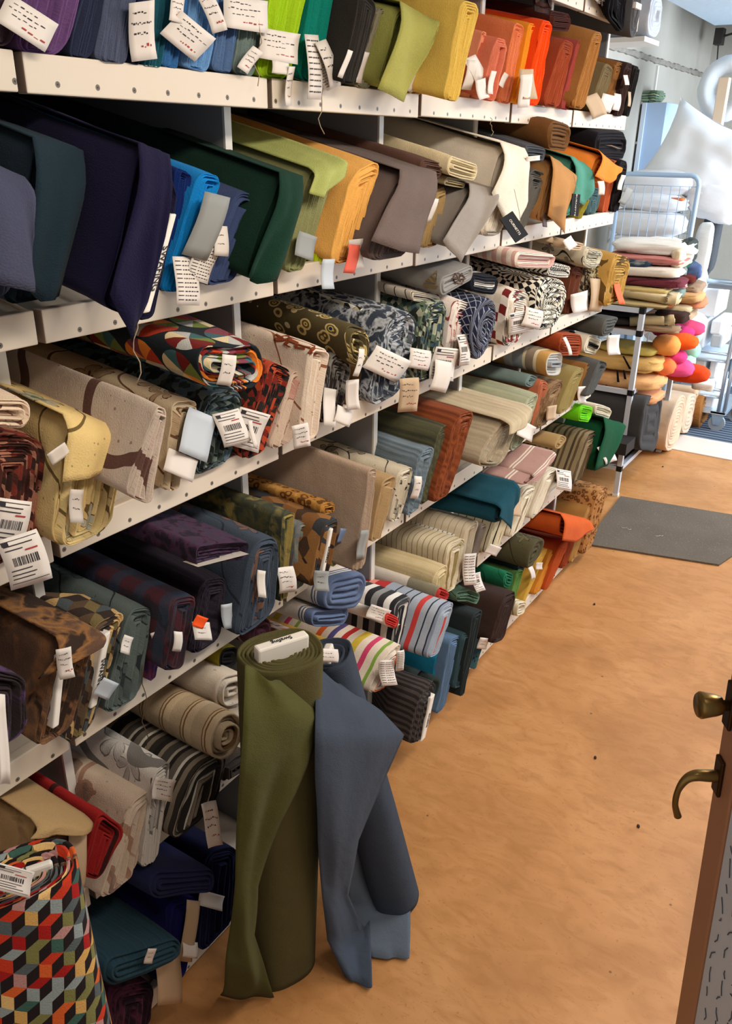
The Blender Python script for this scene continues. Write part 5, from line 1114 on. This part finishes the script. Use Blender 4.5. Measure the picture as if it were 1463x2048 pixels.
m = MB(); a = onx((1263, 890), -1.02); m.box((-1.4, a.y - 0.1, a.z - 0.03), (-1.02, a.y + 0.05, a.z + 0.03)); tag(m.build('black_box', plain('black_box_card', '#26221f', 0.7), loc=(-1.2, a.y, a.z - 0.03)), 'flat black carton under the charcoal felt', 'box')
# ------------------------------------------------------------------ roll cage with pillows behind
M_CAGE = plain('pale_blue_steel', '#a9c4e0', 0.4, 0.2)
CY = 5.40
cg = root('roll_cage', (-1.35, CY + 0.3, 0), 'pale blue wire roll cage piled with white pillows behind the display rack', 'trolley')
tr_ = ony((1400, 352), CY); tl_ = ony((1240, 350), CY); br_ = ony((1376, 640), CY)
xr, xl, zt = tr_.x, tl_.x, tr_.z
def frame(y, nm='cage_frame'):
    m = MB(); rr = 0.05
    pts = [(xr - 0.01, y, 0.12), (xr, y, zt - rr)] + [(xr - rr + rr * math.cos(a), y, zt - rr + rr * math.sin(a)) for a in (0.5, 1.1, 1.57)] + [(xl + rr - rr * math.sin(a), y, zt - rr + rr * math.cos(a)) for a in (0, 0.5, 1.1)] + [(xl, y, zt - rr), (xl, y, 0.12)]
    m.tube(pts, 0.014, 10); return m.build(nm, M_CAGE, cg, True)
for y in (CY, CY + 0.6):
    frame(y)
    m = MB()
    nx = 9
    for i in range(1, nx): xx = xl + (xr - xl) * i / nx; m.tube([(xx, y, 0.25), (xx, y, zt - 0.06)], 0.0022, 5)
    for j in range(9): zz = 0.25 + (zt - 0.31) * j / 8; m.tube([(xl, y, zz), (xr, y, zz)], 0.0022, 5)
    m.build('wire_grid', M_CAGE, cg, True)
m = MB(); m.box((xl, CY, 0.10), (xr, CY + 0.6, 0.13)); m.build('base_plate', M_CAGE, cg)
def caster(parent, x, y, r=0.055, z0=0.0, col='#7f8c98'):
    m = MB(); N_ = 20
    a = [(x + r * math.cos(t * 2 * math.pi / N_), y - 0.012, z0 + r + r * math.sin(t * 2 * math.pi / N_)) for t in range(N_)]
    b = [(p[0], y + 0.012, p[2]) for p in a]
    m.add(a + b, [tuple(range(N_)), tuple(range(N_, 2 * N_))[::-1]] + [(i, (i + 1) % N_, N_ + (i + 1) % N_, N_ + i) for i in range(N_)])
    w_ = m.build('caster_wheel', plain('grey_rubber', '#8c969e', 0.6), parent)
    m = MB(); m.hexa([(x - 0.02, y - 0.02, z0 + r * 0.8), (x + 0.02, y - 0.02, z0 + r * 0.8), (x + 0.02, y - 0.015, z0 + r * 0.8), (x - 0.02, y - 0.015, z0 + r * 0.8),
                      (x - 0.04, y - 0.02, z0 + 2.3 * r), (x + 0.04, y - 0.02, z0 + 2.3 * r), (x + 0.04, y - 0.015, z0 + 2.3 * r), (x - 0.04, y - 0.015, z0 + 2.3 * r)])
    m.hexa([(x - 0.02, y + 0.015, z0 + r * 0.8), (x + 0.02, y + 0.015, z0 + r * 0.8), (x + 0.02, y + 0.02, z0 + r * 0.8), (x - 0.02, y + 0.02, z0 + r * 0.8),
                      (x - 0.04, y + 0.015, z0 + 2.3 * r), (x + 0.04, y + 0.015, z0 + 2.3 * r), (x + 0.04, y + 0.02, z0 + 2.3 * r), (x - 0.04, y + 0.02, z0 + 2.3 * r)])
    m.box((x - 0.045, y - 0.03, z0 + 2.3 * r), (x + 0.045, y + 0.03, z0 + 2.3 * r + 0.012)); m.build('caster_fork', plain('blue_grey_steel', '#8aa3bc', 0.4, 0.4), parent)
for x in (xl + 0.05, xr - 0.05):
    for y in (CY + 0.05, CY + 0.55): caster(cg, x, y, 0.04)
PIL = cloth('solid', '#eef0f2', wr=1.2); PG = 'white pillows piled in the roll cage'
def pil(px, py, y, size, label, rot=0.0, tilt=0.0, e=0.75, mat=None, amp=0.10):
    c = ony((px, py), y); o = blob('pillow', c, size, mat or PIL, None, rot, amp, 2.2, e, px * 0.1, 32, 20, tilt, loc=c); tag(o, label, 'pillow', PG)
def cushion(px, py, y, w_, h_, t_, ang, label, seed=0.0):      # flat pillow with pointed corners, standing on edge
    c = ony((px, py), y); vs_ = []; fs = []; n_ = 22; ca, sa = math.cos(ang), math.sin(ang)
    for side in (-1, 1):
        for j in range(n_ + 1):
            for i in range(n_ + 1):
                u = i / n_ * 2 - 1; v = j / n_ * 2 - 1
                k = 1 - 0.13 * (1 - abs(u) ** 2) * abs(v) ** 3 ; k2 = 1 - 0.13 * (1 - abs(v) ** 2) * abs(u) ** 3
                th = t_ / 2 * ((1 - u ** 4) * (1 - v ** 4)) ** 0.6
                nz = noise.noise(Vector((u * 2.3 + seed, v * 2.3, side))); x = u * w_ / 2 * k2; z = v * h_ / 2 * k
                vs_.append(c + Vector((x * ca - z * sa, side * (th * (1 + 0.35 * nz)) + 0.02 * nz * (1 - abs(u * v)), x * sa + z * ca)))
        o_ = (n_ + 1) ** 2 * (0 if side < 0 else 1)
        for j in range(n_):
            for i in range(n_):
                a = o_ + j * (n_ + 1) + i; f = (a, a + 1, a + n_ + 2, a + n_ + 1); fs.append(f if side < 0 else f[::-1])
    o = mk('pillow', vs_, fs, PIL, None, [(0, 0)] * len(vs_), loc=c); tag(o, label, 'pillow', PG)
cushion(1402, 322, CY + 0.36, 0.62, 0.50, 0.26, -0.42, 'large white pillow with pointed corner, topmost on the cage', 2.0)
pil(1432, 400, CY + 0.36, (0.34, 0.26, 0.24), 'white pillow slumping at the right of the cage', 0.1, 0.3, 0.6)
pil(1310, 366, CY + 0.28, (0.50, 0.24, 0.16), 'white pillow pressed against the wire just under the top rail', 0.0, -0.05)
pil(1300, 402, CY + 0.26, (0.48, 0.24, 0.12), 'white pillow with a shiny wrapper behind the wire', 0.0, 0.05)
pil(1292, 445, CY + 0.26, (0.50, 0.24, 0.17), 'white pillow in the middle of the cage', 0.0)
pil(1288, 500, CY + 0.26, (0.50, 0.24, 0.20), 'white pillow behind the heap of folded cloth', 0.0)
pil(1350, 560, CY + 0.26, (0.40, 0.24, 0.22), 'white pillow low in the roll cage', 0.0)
pil(1345, 650, CY + 0.26, (0.40, 0.24, 0.24), 'bottom white pillow in the roll cage', 0.0)
c = ony((1345, 398), CY + 0.2); o = blob('folded_fabric', c, (0.14, 0.06, 0.02), S('#e08050'), None, 0, 0.05, 2, 0.4, 1, loc=c); tag(o, 'thin orange strip of cloth between the caged pillows', 'folded fabric')
# grey and white bundles hanging right of the cage
c = ony((1420, 480), CY + 0.5); o = blob('bundle', c, (0.11, 0.2, 0.42), S('#4b4d50'), None, 0.1, 0.08, 2, 0.5, 3, loc=c); tag(o, 'dark grey tall bundle behind the right post of the cage', 'bundle')
c = ony((1404, 500), CY + 0.12); o = blob('bundle', c, (0.10, 0.12, 0.32), S('#d9d8d2'), None, 0.1, 0.08, 2, 0.5, 5, loc=c); tag(o, 'off-white tall bundle in front of the dark grey one', 'bundle')
# white cabinet and narrow goods shelf behind
CBY = 6.3
xa_, xb_ = ony((1284, 215), CBY).x, ony((1332, 215), CBY).x; zt_ = ony((1300, 205), CBY).z
cb = root('cabinet', ((xa_ + xb_) / 2, CBY + 0.15, 0), 'tall white-blue cabinet against the left wall beyond the shelving', 'cabinet')
m = MB(); m.box((xa_ + 0.012, CBY, 0.0), (xb_, CBY + 0.3, zt_)); m.build('body', plain('pale_blue_laminate', '#b4cbe8', 0.35), cb, bevel=0.003)
m = MB(); m.box((xa_ - 0.002, CBY - 0.012, 0.0), (xa_ + 0.03, CBY, zt_)); m.build('edge_panel', plain('white_blue_laminate', '#d5e1ee', 0.4), cb, bevel=0.003)
sh = root('wall_shelf', (xa_ - 0.15, CBY, 1.0), 'narrow open shelf with small coloured goods beside the white-blue cabinet', 'shelf')
zs = [ony((1262, p), CBY).z for p in (288, 395, 470)] + [zt_ - 0.01]
for z in zs:
    m = MB(); m.box((xa_ - 0.33, CBY, z), (xa_ - 0.006, CBY + 0.25, z + 0.016)); m.build('board', M_WHITEEDGE, sh)
m = MB(); m.box((xa_ - 0.35, CBY, 0.9), (xa_ - 0.33, CBY + 0.25, zt_)); m.build('side', M_WHITEEDGE, sh)
m = MB(); m.box((xa_ - 0.35, CBY + 0.25, 0.9), (xa_ - 0.005, CBY + 0.262, zt_)); m.build('back', M_BACK, sh)
tc = [('red', '#a8402c'), ('orange', '#b5682c'), ('olive', '#5d6a3a'), ('scarlet', '#c9453a'), ('cream', '#e0d6c4'), ('brown', '#5a3a28')]
pos = ['upper board, right', 'upper board, left', 'middle board, right', 'middle board, left', 'lowest board, right', 'lowest board, left']
for k in range(6):
    z = zs[k // 2] + 0.017; x = xa_ - 0.05 - 0.085 * (k % 2); hh = (0.17, 0.13, 0.10, 0.12, 0.09, 0.10)[k]
    m = MB(); m.box((x - 0.035, CBY + 0.02, z), (x + 0.035, CBY + 0.2, z + hh))
    tag(m.build('boxed_goods', cl('abstract', tc[k][1], '#d8c8a0', '#3a2a20', s=0.4), loc=(x, CBY + 0.1, z), bevel=0.004), '%s patterned pack on the narrow shelf, %s' % (tc[k][0], pos[k]), 'pack', 'packs on the narrow wall shelf')
c = ony((1302, 188), CBY + 0.1); c.z = zt_ + 0.04; q = [c + Vector(v) for v in ((0.06, -0.10, 0.038), (0.06, 0.10, 0.034), (0.06, 0.10, -0.036), (0.06, -0.10, -0.036))]
o = bolt_mesh(q, cl('stripe', (0, '#5c7a5c'), (0.4, '#c9cdb4'), (0.6, '#2f5040'), (0.8, '#8aa088'), s=0.03, axis='u'), None, 5, 0.3, 0, None, 1.0, 0.01, 4, 'fabric_roll', 0.01, 0.02, loc=c); tag(o, 'green and white striped roll lying on the white cabinet top', 'fabric roll')
# charcoal roll and white lamp-like roll high at the shelf end
c = ony((1271, 22), 3.05); q = [c + Vector(v) for v in ((0, -0.045, 0.075), (0, 0.045, 0.075), (0, 0.045, -0.075), (0, -0.045, -0.075))]
r = root('fabric_bolt', c, 'round charcoal grey bolt with a white core board, high at the shelf end', 'fabric bolt', GN[0])
bolt_mesh(q, S('#5a5a5c'), r, 4, 0.5, 0.2, None, 1.0, 0.003, 4, 'wound_cloth')
m = MB(); m.box((c.x - 0.1, c.y - 0.03, c.z + 0.005), (c.x + 0.008, c.y + 0.03, c.z + 0.022)); m.build('core_board', M_BOARD, r, bevel=0.002)
c = ony((1310, 30), 4.4); q = [c + Vector(v) for v in ((0, -0.10, 0.09), (0, 0.10, 0.09), (0, 0.10, -0.09), (0, -0.10, -0.09))]
o = bolt_mesh(q, S('#c9ccd2'), None, 5, 0.35, 0.0, None, 0.8, 0.008, 6, 'wadding_roll', 0.008, 0.01, loc=c); tag(o, 'white wadding roll high against the wall near the ceiling', 'fabric roll')
m = MB(); m.box((-1.85, c.y - 0.12, c.z - 0.115), (c.x, c.y + 0.12, c.z - 0.095)); tag(m.build('bracket_shelf', M_WHITEEDGE, loc=(c.x - 0.2, c.y, c.z - 0.1)), 'small white shelf board under the high wadding roll', 'shelf')
# white hanging roll and timber post at the right edge
c = ony((1452, 178), 6.2)
m = MB(); q = [c + Vector(v) for v in ((0, -0.2, 0.17), (0, 0.2, 0.17), (0, 0.2, -0.17), (0, -0.2, -0.17))]
vs_ = []; fs = []; N_ = 28; M_ = 12
for j in range(M_):
    for i in range(N_):
        a = 2 * math.pi * i / N_; b = 2 * math.pi * j / M_
        R_ = 0.12; r_ = 0.055 * (1 + 0.15 * noise.noise(Vector((a * 2, b, 3))))
        vs_.append(c + Vector(((R_ + r_ * math.cos(b)) * math.cos(a), r_ * 1.6 * math.sin(b), (R_ * 1.15 + r_ * math.cos(b)) * math.sin(a))))
for j in range(M_):
    for i in range(N_): fs.append((j * N_ + i, j * N_ + (i + 1) % N_, ((j + 1) % M_) * N_ + (i + 1) % N_, ((j + 1) % M_) * N_ + i))
o = mk('wadding_coil', vs_, fs, PIL, None, [(0, 0)] * len(vs_), loc=c); tag(o, 'white wadding coil hanging beside the wooden post at the right edge', 'wadding coil')
p0 = ony((1447, 155), 6.0)
m = MB(); m.box((p0.x - 0.025, 5.98, 0.0), (p0.x + 0.035, 6.05, p0.z)); tag(m.build('wooden_post', plain('pale_pine', '#dcbfa0', 0.6, 0, 0.2, 6), loc=(p0.x, 6.0, 0), bevel=0.003), 'pale pine post standing behind the pillows at the right edge', 'post')
p0 = ony((1438, 75), 7.6)
m = MB(); m.box((p0.x - 0.03, 7.55, p0.z - 0.05), (p0.x + 0.03, 7.65, p0.z + 0.06)); m.tube([(p0.x, 7.6, p0.z - 0.05), (p0.x + 0.01, 7.6, p0.z - 0.15), (p0.x - 0.01, 7.62, p0.z - 0.3)], 0.006, 6); m.tube([(p0.x, 7.6, p0.z), (p0.x + 0.12, 7.6, p0.z + 0.03), (p0.x + 0.3, 7.6, p0.z - 0.02)], 0.008, 6)
tag(m.build('junction_box', plain('dark_cable_box', '#3d3733', 0.7), loc=p0), 'dark electrical box with cables where wall meets ceiling', 'electrical box')
# ------------------------------------------------------------------ chrome trolley with white packs
TY = 5.64
tk = root('chrome_trolley', (-0.8, TY + 0.2, 0), 'chrome tube trolley on casters holding white packed duvets, right edge', 'trolley')
zt2 = ony((1400, 560), TY).z; xa = ony((1384, 560), TY).x; xb = ony((1475, 570), TY).x; xp = ony((1440, 800), TY).x
m = MB(); m.tube([(xa, TY, zt2), (xb + 0.4, TY, zt2)], 0.016, 12); m.build('top_rail', M_CHROME, tk, True)
m = MB(); m.box((xa, TY + 0.01, zt2 - 0.045), (xb + 0.4, TY + 0.03, zt2 - 0.02)); m.build('top_bracket', M_CHROME, tk)
for x in (xp, xp + 0.035):
    m = MB(); m.tube([(x, TY, 0.13), (x, TY, zt2 - 0.01)], 0.012, 10); m.build('upright', M_CHROME, tk, True)
m = MB(); m.tube([(xa + 0.01, TY + 0.35, 0.13), (xa + 0.01, TY + 0.35, zt2)], 0.012, 10); m.build('upright', M_CHROME, tk, True)
for py in (705, 778):
    z = ony((1420, py), TY).z
    m = MB(); m.tube([(xa, TY, z), (xp, TY, z)], 0.010, 8); m.tube([(xa, TY, z - 0.05), (xp, TY, z - 0.05)], 0.007, 8); m.build('shelf_rail', M_CHROME, tk, True)
    m = MB(); m.box((xa, TY, z - 0.045), (xp, TY + 0.5, z - 0.035)); m.build('shelf_plate', plain('white_blue_laminate', '#cfdcea', 0.4), tk)
m = MB(); m.box((xa + 0.02, TY - 0.01, 0.115), (xp + 0.05, TY + 0.5, 0.135)); m.build('base_plate', M_CHROME, tk)
caster(tk, xp, TY + 0.02, 0.052); caster(tk, xp + 0.07, TY + 0.30, 0.052)
WP = plain('white_pack_plastic', '#e6e8ea', 0.35, 0, 0.06, 4); GP = 'white packs on the chrome trolley'
for (x0, x1, y0, y1, l_) in ((1386, 1416, 640, 694, 'white pack, left one on the upper trolley shelf'), (1418, 1446, 642, 668, 'white pack, upper right on the trolley shelf'), (1418, 1446, 670, 694, 'light grey pack under the upper right white one'),
                            (1386, 1440, 578, 630, 'wide white pack highest in the chrome trolley'), (1384, 1412, 722, 752, 'white pack on the lower trolley shelf, left'), (1414, 1436, 724, 756, 'white pack on the lower trolley shelf, right'),
                            (1386, 1436, 762, 812, 'large white bagged duvet low in the chrome trolley')):
    a = ony((x0, y1), TY + 0.06); b = ony((x1, y0), TY + 0.06)
    m = MB(); m.box((a.x, TY + 0.06, a.z), (b.x, TY + 0.40, b.z)); tag(m.build('white_pack', plain('grey_pack', '#b9bcbe', 0.5) if 'grey' in l_ else WP, loc=((a.x + b.x) / 2, TY + 0.2, a.z), bevel=0.012), l_, 'pack', GP)
# ------------------------------------------------------------------ door at the right, open towards the camera
hp = onz((1433, 1552), 1.05)
d = Vector((0.54, -0.84, 0)).normalized(); nrm = Vector((-d.y, d.x, 0)); nrm = nrm if nrm.x < 0 else -nrm
e1 = onz((1437, 1500), 1.08)
dr = root('door_1', (e1.x, e1.y, 0), kind='structure')
M_DWOOD = plain('brown_door_wood', '#b27d5c', 0.45, 0, 0.2, 14)
E = Vector((e1.x, e1.y, 0)); T = nrm * 0.0
pA = ony((1463, 1336), E.y); pB = ony((1349, 2048), E.y)
def dp(s_, o_, z):      # the door leans a little, as its edge does in the photograph
    v = E + d * s_ + nrm * o_; return (v.x + (pB.x + (pA.x - pB.x) * (z - pB.z) / (pA.z - pB.z)) - E.x, v.y, z)
def dbox(mb, s0, s1, o0, o1, z0, z1):
    mb.hexa([dp(s0, o0, z0), dp(s1, o0, z0), dp(s1, o1, z0), dp(s0, o1, z0), dp(s0, o0, z1), dp(s1, o0, z1), dp(s1, o1, z1), dp(s0, o1, z1)])
m = MB(); dbox(m, 0.0, 0.78, -0.042, -0.004, 0.01, 2.0); m.build('door_panel', plain('white_door_panel', '#c9ced6', 0.5), dr)
m = MB(); dbox(m, 0.0, 0.042, -0.046, 0.0, 0.01, 2.0); m.build('door_stile', M_DWOOD, dr, bevel=0.002)
M_BRASS = plain('aged_brass', '#8a7040', 0.32, 0.85)
M_BRONZE = plain('dark_bronze', '#4a3420', 0.35, 0.8)
def plate(z, hh, s0=0.004, s1=0.022):
    m = MB(); dbox(m, s0, s1, 0.0, 0.005, z - hh, z + hh); return m.build('lock_plate', M_BRONZE, dr, bevel=0.002)
def zat(py):      # height on the door edge that the photograph shows at this row
    best = min(range(400), key=lambda i: abs(proj(Vector(dp(0.013, 0.0, 0.8 + i * 0.0015)))[1] - py)); return 0.8 + best * 0.0015
def proj(p):
    c_ = CAMR.transposed() @ (p - CAM); return (731.5 + FPX * c_.x / -c_.z, 1024 - FPX * c_.y / -c_.z)
zh = zat(1552); zk = zat(1412)
print('door', zh, zk)
plate(zk, 0.028); plate(zh, 0.024)
# knob
pk = Vector(dp(0.013, 0.0, zk)); m = MB()
m.tube([pk, pk + nrm * 0.010, pk + nrm * 0.012, pk + nrm * 0.018, pk + nrm * 0.034, pk + nrm * 0.037], [0.006, 0.006, 0.010, 0.012, 0.015, 0.013], 20); m.build('door_knob', M_BRASS, dr, True)
# curved lever handle
ph = Vector(dp(0.013, 0.0, zh)); m = MB(); pts = [ph, ph + nrm * 0.014, ph + nrm * 0.028, ph + nrm * 0.038 + Vector((0, 0, -0.006)), ph + nrm * 0.044 + Vector((0, 0, -0.022)), ph + nrm * 0.044 + Vector((0, 0, -0.042)), ph + nrm * 0.038 + Vector((0, 0, -0.060))]
rad = [0.007, 0.007, 0.0065, 0.005, 0.0035, 0.0035, 0.0045]; P2 = []; R2_ = []
for i in range(len(pts) - 1):
    p0, p1, p2, p3 = pts[max(i - 1, 0)], pts[i], pts[i + 1], pts[min(i + 2, len(pts) - 1)]
    for s_ in range(5):
        t = s_ / 5; P2.append(0.5 * ((2 * p1) + (p2 - p0) * t + (2 * p0 - 5 * p1 + 4 * p2 - p3) * t * t + (3 * p1 - p0 - 3 * p2 + p3) * t ** 3)); R2_.append(rad[i] + (rad[i + 1] - rad[i]) * t)
P2.append(pts[-1]); R2_.append(rad[-1])
m.tube(P2, R2_, 14); m.build('door_handle', M_BRASS, dr, True)
# handwritten sheet on the panel
m = MB(); dbox(m, 0.044, 0.60, -0.0035, -0.0030, 0.15, 1.6)
sheet = root('handwritten_notice', dp(0.3, 0, 0.15), 'white handwritten sheet stuck on the open door at the lower right corner', 'notice')
m.build('sheet', plain('bluish_paper', '#d3d8df', 0.5, 0, 0.05, 5), sheet)
m = MB(); rs = random.Random(3)
for line in range(11):
    s0 = 0.06 + line * 0.028
    z = 1.02 - 0.01 * line
    while z > 0.3:
        l = rs.uniform(0.006, 0.022)
        p0 = Vector(dp(s0 + rs.uniform(-.004, .004), -0.0022, z)); p1 = Vector(dp(s0 + rs.uniform(-.008, .008), -0.0022, z - l))
        m.tube([p0, p0.lerp(p1, 0.5) + d * rs.uniform(-.004, .004), p1], 0.0007, 4); z -= l + rs.uniform(0.004, 0.02)
m.build('handwriting', plain('grey_ink', '#5b5f68', 0.8), sheet, True)
# bits of lint and scuffs on the floor
for k, (p, l_) in enumerate([((1188, 1208), 'dark crumb on the orange floor beyond the middle'), ((1190, 1515), 'dark chip on the floor left of the door knob'), ((1276, 1652), 'dark flake on the floor left of the door handle'), ((1325, 933), 'black crumb on the floor near the display rack')]):
    c = onz(p, 0.003); o = blob('floor_crumb', c, (0.008, 0.014, 0.004), plain('dark_crumb', '#33241a', 0.8), None, 0.4, 0.3, 3, 0.8, k, 8, 6, loc=c); tag(o, l_, 'crumb', 'crumbs on the floor')

# loose threads
def thread_thing(a, b, x, label, n=9, z=None, col=None):
    p0 = onx(a, x) if z is None else onz(a, z); p1 = onx(b, x) if z is None else onz(b, z); m = MB()
    m.tube([p0.lerp(p1, t / n) + Vector((0.003 * math.sin(t * 1.9), 0.005 * math.sin(t * 1.3 + a[0]), 0)) for t in range(n + 1)], 0.0008, 5)
    tag(m.build('loose_thread', col or M_THREAD, None, True, p0), label, 'thread', 'loose threads')
thread_thing((268, 560), (276, 770), -0.845, 'long pale thread hanging from the navy bolt over the second shelf lip')
thread_thing((286, 1330), (292, 1495), -0.97, 'brown twisted thread hanging from the grey-green velvet bolt', col=plain('brown_thread', '#5d4a38'))
thread_thing((980, 235), (985, 272), -0.985, 'short thread hanging from the top shelf lip beside the brick red bolt')
thread_thing((1240, 1054), (1262, 1059), 0, 'curled white thread lying on the doormat, left one', z=0.0105, col=M_PAPER)
thread_thing((1308, 1072), (1326, 1071), 0, 'short white thread lying on the doormat, right one', z=0.0105, col=M_PAPER)
